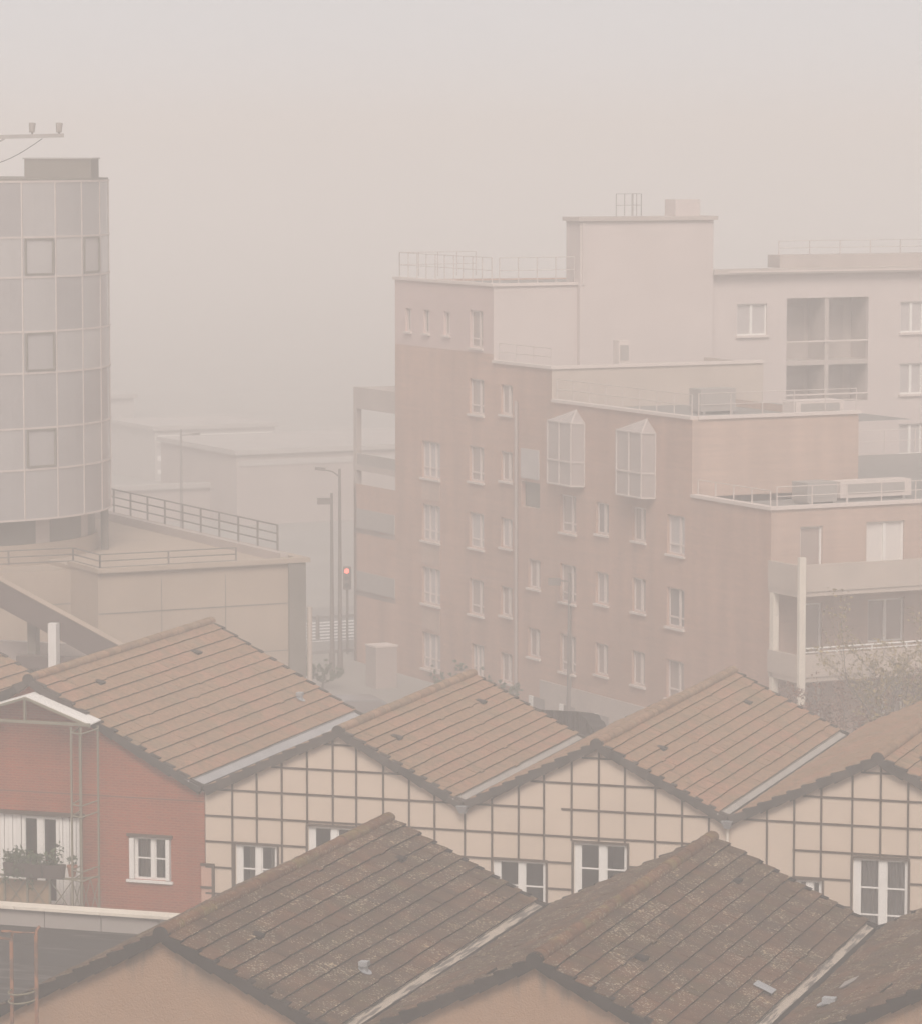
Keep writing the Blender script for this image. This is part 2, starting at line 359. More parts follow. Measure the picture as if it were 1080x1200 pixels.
# ------------------------------------------------------------------ windows
def casement(name,w,h,parent,loc,bars=1,stile=.06,left=.0,curtain=None,mullion=.10,sill=True,depth=.10,pane_m='pane',shutters=False):
    """window in the XZ plane, origin bottom-left of the opening, wall front at y=0"""
    mb=MB(); d=depth
    mb.box(0,left+stile,d-.03,d+.05,0,h); mb.box(w-stile,w,d-.03,d+.05,0,h)
    mb.box(left+stile,w-stile,d-.028,d+.05,h-stile,h); mb.box(left+stile,w-stile,d-.028,d+.05,0,stile)
    cx=(left+w)/2; mb.box(cx-mullion/2,cx+mullion/2,d-.045,d+.05,stile,h-stile)
    for (a,b) in ((left+stile,cx-mullion/2),(cx+mullion/2,w-stile)):
        mb.box(a,a+.03,d-.012,d+.04,stile,h-stile); mb.box(b-.03,b,d-.012,d+.04,stile,h-stile)
        for k in range(bars):
            zc=stile+(h-2*stile)*(k+1)/(bars+1); mb.box(a+.03,b-.03,d-.015,d+.03,zc-.018,zc+.018)
    f=mb.build(name,M['white'],parent,loc)
    mb=MB(); mb.quad((left+stile,d+.02,stile),(w-stile,d+.02,stile),(w-stile,d+.02,h-stile),(left+stile,d+.02,h-stile)); mb.build('pane',M[pane_m],f)
    if sill:
        mb=MB(); mb.box(-.06,w+.06,-.07,d-.03,-.07,-.002); mb.build('sill',M['white'] if sill is True else sill,f)
    if curtain:
        for (a,b) in curtain[1]:
            mb=MB(); k=max(6,int((b-a)*22))
            pr=[(a+(b-a)*i/k,d+.16+.035*math.sin(i*1.9+a*7)) for i in range(k+1)]
            for p0,p1 in zip(pr,pr[1:]): mb.quad((p0[0],p0[1],.03),(p1[0],p1[1],.03),(p1[0],p1[1],h-.03),(p0[0],p0[1],h-.03))
            mb.build('curtain',M[curtain[0]],f)
    return f
def holed(mb,x0,x1,z0,z1,holes,rev=.14,m=0,y=0.0,rm=None):
    """wall face in XZ at y (normal -Y) with rectangular holes and their reveals"""
    rm=m if rm is None else rm
    xs=sorted({x0,x1}|{v for h in holes for v in h[:2]}); zs=sorted({z0,z1}|{v for h in holes for v in h[2:]})
    for a,b in zip(xs,xs[1:]):
        for c,d in zip(zs,zs[1:]):
            mx,mz=(a+b)/2,(c+d)/2
            if any(h[0]<mx<h[1] and h[2]<mz<h[3] for h in holes): continue
            mb.quad((a,y,c),(b,y,c),(b,y,d),(a,y,d),m)
    for a,b,c,d in holes:
        mb.quad((a,y,c),(a,y,d),(a,y+rev,d),(a,y+rev,c),rm); mb.quad((b,y,d),(b,y,c),(b,y+rev,c),(b,y+rev,d),rm)
        mb.quad((a,y,d),(b,y,d),(b,y+rev,d),(a,y+rev,d),rm); mb.quad((b,y,c),(a,y,c),(a,y+rev,c),(b,y+rev,c),rm)

# ------------------------------------------------------------------ near row of houses
def gable_walls(mb,zr,xl,zl,xr,zr2,dep,holes=(),zbase=0,m=0):
    zt=min(zl,zr2)-.15
    holed(mb,-xl,xr,zbase,zt,list(holes),.16,m)
    mb.add([(-xl,0,zt),(xr,0,zt),(xr,0,zr2-.12),(0,0,zr-.12),(-xl,0,zl-.12)],[(0,1,2,3,4)],m)
    mb.add([(-xl,dep,zbase),(xr,dep,zbase),(xr,dep,zr2-.12),(0,dep,zr-.12),(-xl,dep,zl-.12)],[(4,3,2,1,0)],m)
    mb.quad((-xl,0,zbase),(-xl,dep,zbase),(-xl,dep,zl-.12),(-xl,0,zl-.12),m)
    mb.quad((xr,0,zbase),(xr,0,zr2-.12),(xr,dep,zr2-.12),(xr,dep,zbase),m)
near=[(-27.75,3.62,3.7,'beige rendered house with mossy brown tiles beside the bituminous flat roof'),
      (-20.30,3.74,3.7,'beige rendered house with one smooth glass tile low on its mossy roof'),
      (-12.90,3.69,3.7,'house in the bottom right corner with a loose grey tile on its roof')]
ZF=8.0; ZV=6.2
for k,(ur,xl,xr,lab) in enumerate(near):
    rg=random.Random(40+k)
    root=thing('rendered_house',lab,'house',(ur,66.2,0),0,'rendered houses in the near row')
    mb=MB(); gable_walls(mb,ZF,xl,ZV,xr-.002,ZV,12.9); mb.build('wall',M['render'],root)
    roof,zz,sr=roof_parts(root,ZF,xl,ZV,xr,ZV,12.9,10,10,M['tile_near'],M['tile_ridge_near'],M['verge_near'],rg,gut=M['worn'])
    if k<2:
        for (u,v) in (((-26.67,76.96),(-26.69,68.46)),((-19.18,77.0),(-19.07,69.13)))[k]:
            m2=MB(); roof_fix(m2,u-ur,v-66.2,zz(u-ur),sr); m2.build('tile_vent',M['verge_near'],roof)
    if k==0: box_vent(roof,-24.93+27.75,69.70-66.2,zz(2.82),sr)
    if k==1:
        x=-17.22+20.3; y=71.21-66.2; n=math.hypot(1,sr); mb=MB()
        def P(a,yy,b): return (x+a/n+sr/n*b,y+yy,zz(x)-sr/n*a+b/n)
        mb.add([P(-.2,-.2,.105),P(-.2,.2,.105),P(.21,.2,.125),P(.21,-.2,.125),P(.21,.2,.08),P(.21,-.2,.08)],[(0,3,2,1),(3,5,4,2)]); mb.build('glass_tile',M['zinc'],roof)
        # a slipped tile near the front verge of the left slope
        m2=MB(); xx=-.95; roof_fix(m2,xx,.35,zz(xx),-(ZF-ZV)/xl,.3,.16,.05); m2.build('tile_vent',M['verge_near'],roof)
    if k==2:
        for (u,v,rot) in ((-15.49,71.15,0),(-15.5,69.32,1)):
            x=u-ur; y=v-66.2; z=zz(x)+.05; mb=MB()
            if rot==0:
                vs=[(x+a,y+b,zz(x+a)+.085+c) for a,b,c in ((-.12,-.34,0),(.16,-.26,.01),(.14,.36,0),(-.14,.30,.01))]; mb.add(vs,[(0,1,2,3)]); mb.add([(a,b,c-.03) for a,b,c in vs],[(3,2,1,0)]); mb.build('slipped_tile',M['clad'],roof)
            else:
                ring=[(x+.17*math.cos(i*math.pi/7),y+.17*math.sin(i*math.pi/7),zz(x+.17*math.cos(i*math.pi/7))+.10) for i in range(15)]
                mb.path(ring,.028,6); mb.box(x-.05,x+.2,y-.22,y-.02,z+.06,z+.17); mb.build('vent_cowl',M['zinc'],roof)
        m2=MB(); xx=-1.1; roof_fix(m2,xx,1.7,zz(xx),-(ZF-ZV)/3.69,.3,.16,.05); m2.build('tile_vent',M['verge_near'],roof)

# flat roofed annexe left of the near row
root=thing('flat_roofed_annexe','annexe with dark bitumen flat roof and pale parapet beside the near houses','annexe',(-31.45,66.4,0))
mb=MB(); mb.box(-16,0,0,12.9,0,4.9); mb.build('wall',M['render'],root)
mb=MB(); 
for i in range(13): mb.box(-16+.0,-.02,i*.99+.01,(i+1)*.99+.02,4.905,5.0+.004*(i%2))
mb.build('bitumen_roof',M['bitumen'],root)
par=MB()
for i in range(12): par.box(-16+i*1.42,-16+(i+1)*1.42-.02,12.62,12.92,4.95,5.40,0,rng.random())
po=par.build('parapet',M['clad'],root)
cp=MB(); 
for i in range(8): cp.box(-16+i*2.13,-16+(i+1)*2.13-.012,12.52,13.0,5.402,5.47)
cp.build('coping',M['cream_trim'],po)
mb=MB(); mb.box(-16,-.02,-.16,.12,4.95,5.12); mb.build('edge_trim',M['white'],root)

# rusty ladder head in front of the annexe
root=thing('caged_ladder','rusty steel ladder head with pale hoops at the bottom left corner','ladder',(-29.86,64.4,0))
for xx in (-.25,.26):
    mb=MB(); top=8.18 if xx<0 else 8.32
    mb.bar((xx,0,0),(xx,0,top-.15),.065,.03); mb.path([(xx,0,top-.17),(xx,.03,top-.06),(xx+(.02 if xx>0 else -.02),.12,top)],.028,6); mb.build('stringer',M['rust'],root)
mb=MB()
for i in range(27): mb.tube((-.25,.0,.3+i*.28),(.26,0,.3+i*.28),.014,.014,6) if .3+i*.28<6.3 else None
mb.build('rung',M['rust'],root)
for z,sg in ((7.10,0),(6.90,.03),(8.22,0)):
    mb=MB(); pts=[]
    for i in range(13):
        an=math.pi*(i/12); pts.append((-.01-.24*math.cos(an)-(.55 if z>8 else .0)*math.sin(an)*.6,-.42*math.sin(an)*(1 if z<8 else .2),z+sg))
    mb.path(pts,.018,5); mb.build('hoop',M['trellis'] if z<8 else M['rust'],root)
mb=MB(); mb.bar((-.26,.02,8.06),(-1.6,.02,8.12),.05,.04); mb.build('handrail',M['rust'],root)

# ------------------------------------------------------------------ middle row
V0=91.0; ZM=8.0; ZMV=6.27
GZ=[7.60,6.93,6.26,5.56,4.88,4.20,3.50,2.82,2.1,1.4,.7]
def grid_facade(root,zr,xl,xr,zv,holes,skip_h=(),skip_v=(),xs=()):
    """brown battens over the cream gable; x local to ridge"""
    mb=MB(); sl=(zr-zv)/xl; sr=(zr-zv)/xr
    w=.0235
    def ztop(x): return zr-(sr*x if x>0 else -sl*x)-.2
    def cut(lo,hi,blocks):
        segs=[(lo,hi)]
        for a,b in blocks:
            n=[]
            for p,q_ in segs:
                if b<=p or a>=q_: n.append((p,q_)); continue
                if p<a: n.append((p,a))
                if q_>b: n.append((b,q_))
            segs=n
        return [s for s in segs if s[1]-s[0]>.06]
    for x in xs:
        bl=[(h[2]-.02,h[3]+.04) for h in holes if h[0]-.05<x<h[1]+.05]+[b for xx,b in skip_v if abs(xx-x)<.1]
        j=rng.uniform(-.012,.012)
        for a,b in cut(0,ztop(x),bl): mb.box(x+j-w,x+j+w,-.034,.01,a,b,0,rng.random())
    for z in GZ:
        if z>zr-.3: continue
        lo=-xl if z<zv else -(zr-.2-z)/sl; hi=xr if z<zv else (zr-.2-z)/sr
        bl=[(h[0]-.03,h[1]+.03) for h in holes if h[2]-.05<z<h[3]+.05]+[b for zz_,b in skip_h if abs(zz_-z)<.1]
        for a,b in cut(lo,hi,bl): mb.box(a,b,-.029,.01,z-w,z+w,0,rng.random())
    for h in holes: 
        mb.box(h[0]-.05,h[1]+.05,-.040,.01,h[3]+.0,h[3]+.06); mb.box(h[0]-.055,h[0]-.002,-.038,.01,h[2],h[3]); mb.box(h[1]+.002,h[1]+.055,-.038,.01,h[2],h[3])
    return mb.build('batten_grid',M['batten'],root)
GX=[(-36.17,-35.50,-34.81,-34.10,-33.39,-32.74,-32.01,-31.31,-30.62),(-29.82,-29.08,-28.39,-27.71,-26.97,-26.27,-25.57,-24.78,-24.09,-23.40),(-21.90,-21.21,-20.52,-19.75,-19.05,-18.36,-17.66,-16.97,-16.3)]
mid=[dict(ur=-33.2,xl=3.74,xr=3.38,dep=10.9,lab='cream gabled house with brown batten grid next to the red brick house',
          holes=[(-36.10,-34.94,3.55,4.85),(-34.08,-32.76,4.1,5.44)],gut=M['gut_mid'],
          skip_h=[],skip_v=[]),
     dict(ur=-26.3,xl=3.52,xr=3.42,dep=13.8,lab='cream gabled house with brown batten grid between the other two cream houses',
          holes=[(-29.06,-27.66,3.55,4.86),(-26.92,-25.52,4.1,5.42)],gut=M['gut_mid'],
          skip_h=[(6.26,(-1.42,-.95))],skip_v=[]),
     dict(ur=-19.1,xl=3.78,xr=3.45,dep=15.5,lab='cream gabled house with brown batten grid and tall net curtained window at the right edge',
          holes=[(-21.24,-20.50,3.6,4.82),(-19.72,-18.34,3.3,5.45)],gut=M['gut_mid'],
          skip_h=[(5.56,(-3.8,-2.15)),(4.88,(-3.8,-2.15))],skip_v=[])]
for k,d in enumerate(mid):
    rg=random.Random(70+k); ur=d['ur']
    root=thing('timber_grid_house',d['lab'],'house',(ur,V0,0),0,'cream houses in the middle row')
    H=[(a-ur,b-ur,c,e) for a,b,c,e in d['holes']]
    mb=MB(); gable_walls(mb,ZM,d['xl'],ZMV,d['xr']-.002,ZMV,d['dep'],H); mb.build('wall',M['cream'],root)
    grid_facade(root,ZM,d['xl'],d['xr'],ZMV,H,d['skip_h'],d['skip_v'],[x-ur for x in GX[k]])
    for i,h in enumerate(H):
        cur=[('curtain',((.3,.5),(.9,1.12))),None,None,None,None,('net',((.1,1.3),))][k*2+i]
        casement('window',h[1]-h[0],h[3]-h[2],root,(h[0],0,h[2]),bars=2 if (k==2 and i==1) else 1,left=.10,mullion=.17 if i else .15,curtain=cur,sill=False,depth=.08)
    roof,zz,sr=roof_parts(root,ZM,d['xl'],ZMV,d['xr'],ZMV,d['dep'],10,10,M['tile_mid'],M['tile_mid_ridge'],M['verge_mid'],rg,gut=d['gut'],lw=.25)
    for (u,v) in (((-32.18,99.79),(-32.24,92.83)),((-25.19,102.26),(-25.27,93.45)),((-18.35,92.9),))[k]:
        m2=MB(); roof_fix(m2,u-ur,v-V0,zz(u-ur),sr,.3,.16,.06); m2.build('tile_vent',M['verge_mid'],roof)
    xr=d['xr']
    if k<2:
        mb=MB(); mb.add([(xr-.14,-.33,ZMV-.04),(xr+.14,-.33,ZMV-.04),(xr+.14,-.01,ZMV-.04),(xr-.14,-.01,ZMV-.04),(xr-.07,-.22,ZMV-.24),(xr+.07,-.22,ZMV-.24),(xr+.07,-.04,ZMV-.24),(xr-.07,-.04,ZMV-.24)],
            [(0,1,5,4),(1,2,6,5),(2,3,7,6),(3,0,4,7),(7,6,5,4),(3,2,1,0)]); mb.build('rain_hopper',M['zinc'],root)
    if k==1:
        mb=MB(); mb.tube((xr-.02,-.07,ZMV-.22),(xr-.02,-.07,0),.04,.04,8); mb.build('downpipe',M['cream_trim'],root)

# corrugated lean-to at the back of the middle row
root=thing('lean_to','dark corrugated lean-to roof behind the middle cream house','lean-to',(-31.2,103.0,0))
mb=MB(); n=52; top=lambda x:6.66 if x<.45 else 6.66-(x-.45)*1.25
for i in range(n):
    x0=-1.3+2.35*i/n; x1=-1.3+2.35*(i+1)/n; h=lambda x:.03*math.sin(x*2*math.pi/.15)
    mb.add([(x0,1.5+h(x0),4.9),(x1,1.5+h(x1),4.9),(x1,1.5+h(x1),top(x1)),(x0,1.5+h(x0),top(x0))],[(0,1,2,3)],0,.5,True)
    mb.add([(x0,1.5+h(x0),top(x0)),(x1,1.5+h(x1),top(x1)),(x1,3.4,top(x1)-.35+h(x1)),(x0,3.4,top(x0)-.35+h(x0))],[(0,1,2,3)],0,.5,True)
mb.build('corrugated_roof',M['corr'],root)
mb=MB(); mb.prism([(-1.2,0),(.9,0),(.9,4.95),(-1.2,4.95)],1.6,3.2); mb.build('wall',M['plinth'],root)

# ------------------------------------------------------------------ red brick house at the left end of the middle row
ur=-41.9; ZB=8.95
root=thing('brick_house','red brick gabled house with balcony and white bay canopy','house',(ur,V0,0))
XL,XR=4.0,4.94
hb=(-43.1-ur,-40.45-ur,2.9,5.30); hw=(-39.12-ur,-37.92-ur,3.74,4.88)
mb=MB(); gable_walls(mb,ZB,XL,6.7,XR-.003,ZMV,12.6,[hb,hw]); mb.build('wall',M['brick_red'],root)
mb=MB(); mb.box(-XL,XR-.03,-.010,.01,5.90,5.93); mb.build('brick_string_course',M['brick_dark'],root)
mb=MB(); mb.box(XR-.10,XR+.26,-.02,.005,2.9,4.22); pn=mb.build('corner_panel',M['pink_panel'],root)
mb=MB(); mb.box(XR-.12,XR+.28,-.05,-.021,4.22,4.29); mb.box(XR-.12,XR+.28,-.05,-.021,3.62,3.68); mb.box(XR+.20,XR+.28,-.048,-.0205,2.9,4.22); mb.build('panel_frame',M['batten'],pn)
rg=random.Random(99)
roof,zz,sr=roof_parts(root,ZB,XL,6.7,XR,ZMV,12.6,10,12,M['tile_mid'],M['tile_mid_ridge'],M['verge_mid'],rg,gut=M['zinc_pale'],lw=.38)
for (u,v) in ((-40.94,100.33),(-41.02,93.58)):
    m2=MB(); roof_fix(m2,u-ur,v-V0,zz(u-ur),sr,.3,.16,.06); m2.build('tile_vent',M['verge_mid'],roof)
box_vent(roof,-38.31-ur,101.67-V0,zz(-38.31-ur),sr)
w=casement('window',hw[1]-hw[0],hw[3]-hw[2],root,(hw[0],0,hw[2]),bars=1,left=.14,mullion=.10,curtain=('curtain',((.22,.56),(.74,.86))),sill=True,depth=.09)
for x0,x1 in ((1.06,1.17),(.03,.16)):
    mb=MB(); mb.box(x0,x1,-.055,.07,.02,1.10); mb.build('shutter',M['white'],w)
mb=MB(); mb.box(-.05,1.25,-.05,.01,1.145,1.22); mb.build('lintel',M['batten'],w)
# french window: two dark leaves between grooved white folding shutters
fw=casement('french_window',1.08,2.34,root,(-42.22-ur,0,2.92),bars=0,left=0,stile=.07,mullion=.16,sill=False,depth=.07)
for (a,b) in ((hb[0],-42.24-ur),(-41.13-ur,hb[1])):
    mb=MB(); n=7
    for i in range(n):
        x0=a+(b-a)*i/n; x1=a+(b-a)*(i+1)/n; mb.box(x0+.006,x1-.006,.03+.02*(i%2),.09,2.92,5.28)
    mb.build('shutter',M['white'],root)
mb=MB(); mb.box(hb[0]-.1,hb[1]+.08,-.08,.01,5.30,5.40); mb.build('lintel',M['batten'],root)
# canopy over the balcony
cy=-.75; ax=-41.72-ur; az=8.60; ex=-39.86-ur; ez=7.93; wl=-43.8-ur
mb=MB()
for (x0,z0,x1,z1) in ((ax,az,ex,ez),(ax,az,wl,ez+.02)):
    mb.add([(x0,cy,z0),(x1,cy,z1),(x1,-.06,z1+.02),(x0,-.06,z0+.02),(x0,cy,z0-.03),(x1,cy,z1-.03),(x1,-.06,z1-.01),(x0,-.06,z0-.01)],[(0,1,2,3),(4,7,6,5),(0,4,5,1),(1,5,6,2)])
cn=mb.build('bay_canopy',M['white'],root)
mb=MB(); mb.bar((ax,cy-.02,az-.06),(ex,cy-.02,ez-.06),.05,.06); mb.bar((ax,cy-.02,az-.06),(wl,cy-.02,ez-.06),.05,.06)
mb.bar((wl,cy-.02,ez-.02),(ex,cy-.02,ez-.02),.06,.08); mb.bar((ax,cy-.02,az-.1),(ax,cy-.02,ez),.055); mb.build('canopy_frame',M['trellis'],cn)
# lattice post carrying canopy and balcony
tp=MB(); x0,x1=-40.30-ur,-39.74-ur
for (x,y) in ((x0,-1.0),(x1-.28,-1.02),(x1,-.55),(x0,-.45)): tp.bar((x,y,0),(x,y,ez-.06),.045)
for z in (3.85,4.1,5.55,5.85,7.75):
    pts=[(x0,-.45,z),(x0,-1.0,z-.02),(x1-.28,-1.06,z-.05),(x1,-.55,z+.04)]
    tp.path(pts,.022,5)
tp.build('lattice_post',M['trellis'],root)
# balcony
mb=MB(); mb.box(-44.2-ur,-39.75-ur,-1.05,-.02,2.66,2.84); bal=mb.build('balcony_slab',M['concrete'],root)
mb=MB(); xa=-44.2-ur; xb=-40.3-ur
mb.bar((xa,-1.0,3.84),(xb,-1.0,3.84),.06,.05); mb.bar((xa,-1.0,2.92),(xb,-1.0,2.92),.05,.05)
nb=6; 
for i in range(nb+1):
    x=xa+(xb-xa)*i/nb; mb.bar((x,-1.0,2.84),(x,-1.0,3.84),.05)
    if i<nb:
        xn=xa+(xb-xa)*(i+1)/nb; mb.bar((x,-.99,2.94),(xn,-.99,3.80),.022); mb.bar((x,-1.01,3.80),(xn,-1.01,2.94),.022)
mb.bar((xb,-1.0,3.84),(-39.76-ur,-.5,3.84),.05,.05)
for i in range(3):
    f0,f1=i/3,(i+1)/3; p=lambda f,z:(xb+(-39.76-ur-xb)*f,-1.0+.5*f,z); mb.bar(p(f0,2.9),p(f1,3.8),.02); mb.bar(p(f0,3.8),p(f1,2.9),.02)
rl=mb.build('balcony_railing',M['trellis'],root)
mb=MB(); mb.box(-43.5-ur,-40.95-ur,-.95,-.93,2.9,3.74); mb.build('reed_screen',M['reed'],rl)
def leaves(mb,c,r,n,size,rg,flat=.0):
    for _ in range(n):
        while True:
            p=Vector((rg.uniform(-1,1),rg.uniform(-1,1),rg.uniform(-1,1)))
            if p.length<1: break
        p=Vector((p.x*r[0]+c[0],p.y*r[1]+c[1],p.z*r[2]+c[2]))
        a=Vector((rg.gauss(0,1),rg.gauss(0,1),rg.gauss(0,1))).normalized(); b=a.orthogonal().normalized(); s=size*rg.uniform(.5,1.3)
        b=(b*math.cos(rg.random()*6)+a.cross(b)*math.sin(rg.random()*6))
        c2=a.cross(b)
        mb.add([p-b*s,p+c2*s*.45,p+b*s,p-c2*s*.45],[(0,1,2,3)],0,rg.random())
# planters on the balcony rail: top level, they could be lifted off
def planter(label,x0,x1,z,seed,n):
    rg=random.Random(seed)
    p=thing('planter',label,'planter',(x0,V0-1.12,z),0,'planters on the brick house balcony')
    L=x1-x0
    mb=MB(); mb.add([(0,-.12,0),(L,-.12,0),(L,.12,0),(0,.12,0),(-.03,-.15,.36),(L+.03,-.15,.36),(L+.03,.15,.36),(-.03,.15,.36)],[(3,2,1,0),(0,1,5,4),(1,2,6,5),(2,3,7,6),(3,0,4,7),(4,5,6,7)]); mb.build('trough',M['planter'],p)
    mb=MB()
    for i in range(int(L*7)):
        x=L*(i+.5)/(L*7); h=rg.uniform(.25,.62)
        leaves(mb,(x,rg.uniform(-.08,.08),.36+h*.45),(.17,.18,h*.6),n*2,.055,rg)
        if rg.random()<.42: leaves(mb,(x,-.19,.2-rg.random()*.4),(.12,.06,.28),n,.05,rg)
    mb.build('foliage',M['leaf'],p)
planter('long brown planter with bushy trailing plants on the brick balcony',-42.15,-41.1,3.86,3,46)
planter('short dark planter with low leafy plants beside the white pot',-41.02,-40.52,3.86,4,40)
planter('dark planter with pale stems at the far end of the balcony',-43.6,-42.5,3.70,5,24)
p=thing('flower_pot','small terracotta coloured pot by the lattice post on the balcony','flower pot',(-40.42,V0-.75,3.86))
mb=MB(); mb.tube((0,0,0),(0,0,.26),.09,.13,12); mb.tube((0,0,.24),(0,0,.30),.145,.145,12); mb.build('pot',M['pot'],p)
mb=MB(); leaves(mb,(0,0,.44),(.15,.15,.13),60,.05,random.Random(8)); mb.build('foliage',M['leaf'],p)

# house further left, only its roof shows above the brick house's verge
root=thing('tiled_house','house left of the red brick house showing only a strip of tiled roof','house',(-50.9,V0,0))
mb=MB(); gable_walls(mb,8.95,4.0,6.7,4.95,6.25,12.4); mb.build('wall',M['brick_red'],root)
roof_parts(root,8.95,4.0,6.7,4.95,6.25,12.4,10,12,M['tile_mid'],M['tile_mid_ridge'],M['verge_mid'],random.Random(5),gut=M['zinc'])

# ------------------------------------------------------------------ sloping concrete canopy behind the brick house
root=thing('sloping_canopy','dark brown sloping concrete canopy on posts behind the brick house','canopy',(-45.9,110.0,0))
def cz(x): return 6.36+(-.4656)*(x)                  # top edge falls to the right
mb=MB(); xa,xb=-11.0,1.2
zt=lambda x:7.24-.4656*(x+1.75)
mb.prism([(xa,zt(xa)),(xa,zt(xa)-.86),(xb,zt(xb)-.86),(xb,zt(xb))],0,.35); sl=mb.build('slab',M['concrete_brown'],root)
mb=MB(); mb.prism([(xa,zt(xa)+.028),(xa,zt(xa)+.002),(xb,zt(xb)+.002),(xb,zt(xb)+.028)],-.03,.38); mb.build('flashing',M['concrete'],sl)
mb=MB(); mb.box(-5.12,-4.82,.6,.9,0,zt(-4.97)-.8); mb.build('post',M['concrete_dark'],root)
mb=MB(); mb.box(-3.97,-3.69,-.34,-.06,0,zt(-3.83)-.35); mb.build('post',M['white'],root)
mb=MB(); mb.box(-5.25,-.3,.0,.5,6.33,6.72); mb.build('lower_beam',M['concrete_brown'],root)
mb=MB(); mb.box(-11,-.3,1.6,1.9,0,6.95); mb.build('low_wall',M['plinth'],root)

# ------------------------------------------------------------------ concrete podium and glass tower
D0=(-52.16,118.85)
root=thing('concrete_podium','beige concrete podium with stained dark pier carrying the glass tower','building',(D0[0],D0[1],0),math.radians(45))
ZP=8.40; T1=7.77
mb=MB()
mb.box(0,7.14,0,22,0,ZP-.003); mb.box(7.64,T1,.25,22,0,ZP-.006); mb.box(7.14,7.64,.35,22,0,ZP-.009)
mb.box(-16,0,2.6,22,0,ZP-.15)
wall=mb.build('wall',M['concrete'],root)
mb=MB()
mb.box(0.02,7.12,-.012,.01,6.96,7.0); mb.box(.02,7.12,-.012,.01,5.3,5.33)
for t in (2.35,4.75): mb.box(t-.012,t+.012,-.010,.01,0,ZP-.3)
mb.box(-16,-.02,2.588,2.61,7.05,7.09); mb.build('wall_joint',M['concrete_dark'],wall)
mb=MB(); mb.box(7.14,7.78,-.10,.36,0,ZP-.02); mb.build('dark_pier',M['concrete_dark'],root)
mb=MB(); mb.tube((7.95,-.02,0),(7.95,-.02,ZP-1.6),.10,.10,8); mb.build('downpipe',M['balcony'],root)
mb=MB(); mb.box(-.06,T1+.16,-.16,.28,ZP,ZP+.16); mb.box(T1-.22,T1+.16,.28,22,ZP,ZP+.161); mb.box(-.06,.24,.28,2.75,ZP,ZP+.159); mb.build('parapet',M['concrete'],root)
mb=MB(); mb.box(T1-.75,T1-.45,.4,22,ZP,ZP+.30); mb.build('terrace_kerb',M['plinth'],root)
def railing(root,pts,z,h,rails,every,mat,r=.022,name='railing'):
    mb=MB()
    for a,b in zip(pts,pts[1:]):
        L=math.dist(a,b); n=max(1,round(L/every))
        for i in range(n+1):
            f=i/n; x=a[0]+(b[0]-a[0])*f; y=a[1]+(b[1]-a[1])*f; mb.bar((x,y,z),(x,y,z+h),r*2)
        for k in rails: mb.tube((a[0],a[1],z+k*h),(b[0],b[1],z+k*h),r,r,6)
    return mb.build(name,mat,root)
railing(root,[(T1-.05,2.2),(T1-.05,21.5)],ZP+.16,.95,(.35,.68,1.0),1.75,M['steel_rail'],.028)
railing(root,[(5.2,.1),(.12,.1),(.1,2.6),(-4.6,2.75)],ZP+.12,.50,(.1,.55,1.0),2.1,M['steel_rail'],.024)
# glass tower
tw=thing('glass_tower','curved glass office tower with pale mullion grid at the left edge','tower',(-61.25,124.45,0))
R=6.6; N=28; base=math.atan2(-124.36,61.54)          # angle facing the camera
off=math.radians(4.3)+0.0; step=2*math.pi/N
ZR=[23-(23-z)*1.0212 for z in (10.20,11.92,13.34,15.23,16.65,18.51,19.87,21.76)]
a0s=[base+off+math.radians(0)+step*i for i in range(N)]
def cp_(an,r,z): return (r*math.cos(an),r*math.sin(an),z)
mb=MB(); rg=random.Random(21)
for i in range(N):
    for b in range(7):
        t=rg.random()*.6+(.25 if b%2 else 0); sub=3
        for k in range(sub):
            a=a0s[i]+step*k/sub; c=a0s[i]+step*(k+1)/sub
            mb.add([cp_(a,R,ZR[b]),cp_(c,R,ZR[b]),cp_(c,R,ZR[b+1]),cp_(a,R,ZR[b+1])],[(0,1,2,3)],0,t)
mb.build('glass_wall',M['tower_glass'],tw)
mb=MB()
for z in ZR:
    for i in range(N*3): 
        a=a0s[0]+step*i/3; c=a0s[0]+step*(i+1)/3; mb.bar(cp_(a,R+.0,z),cp_(c,R+.0,z),.045,.07)
for i in range(N): mb.bar(cp_(a0s[i],R,ZR[0]),cp_(a0s[i],R,ZR[-1]),.045,.06)
mb.build('mullion_grid',M['rail_grey'],tw)
mb=MB()
for r,z0,z1 in ((R-.02,21.73,21.83),): 
    vs=[cp_(2*math.pi*i/56,r,z1) for i in range(56)]; mb.add(vs,[tuple(range(56))])
    for i in range(56): 
        a,c=2*math.pi*i/56,2*math.pi*(i+1)/56; mb.quad(cp_(a,r,z0),cp_(c,r,z0),cp_(c,r,z1),cp_(a,r,z1))
vs=[cp_(-2*math.pi*i/56,R-.01,10.17) for i in range(56)]; mb.add(vs,[tuple(range(56))])
mb.build('roof_deck',M['concrete_dark'],tw)
for i,bs in ((2,(1,3,5)),(4,(5,))):
    for b in bs:
        mb=MB(); A,B=a0s[i]+.02,a0s[i]+step-.02; z0,z1=ZR[b]+.10,ZR[b+1]-.07; r=R+.02
        c4=[cp_(A,r,z0),cp_(B,r,z0),cp_(B,r,z1),cp_(A,r,z1)]
        for p0,p1 in zip(c4,c4[1:]+c4[:1]): mb.bar(p0,p1,.065,.07)
        mb.build('opening_window',M['concrete_dark'],tw)
mb=MB()
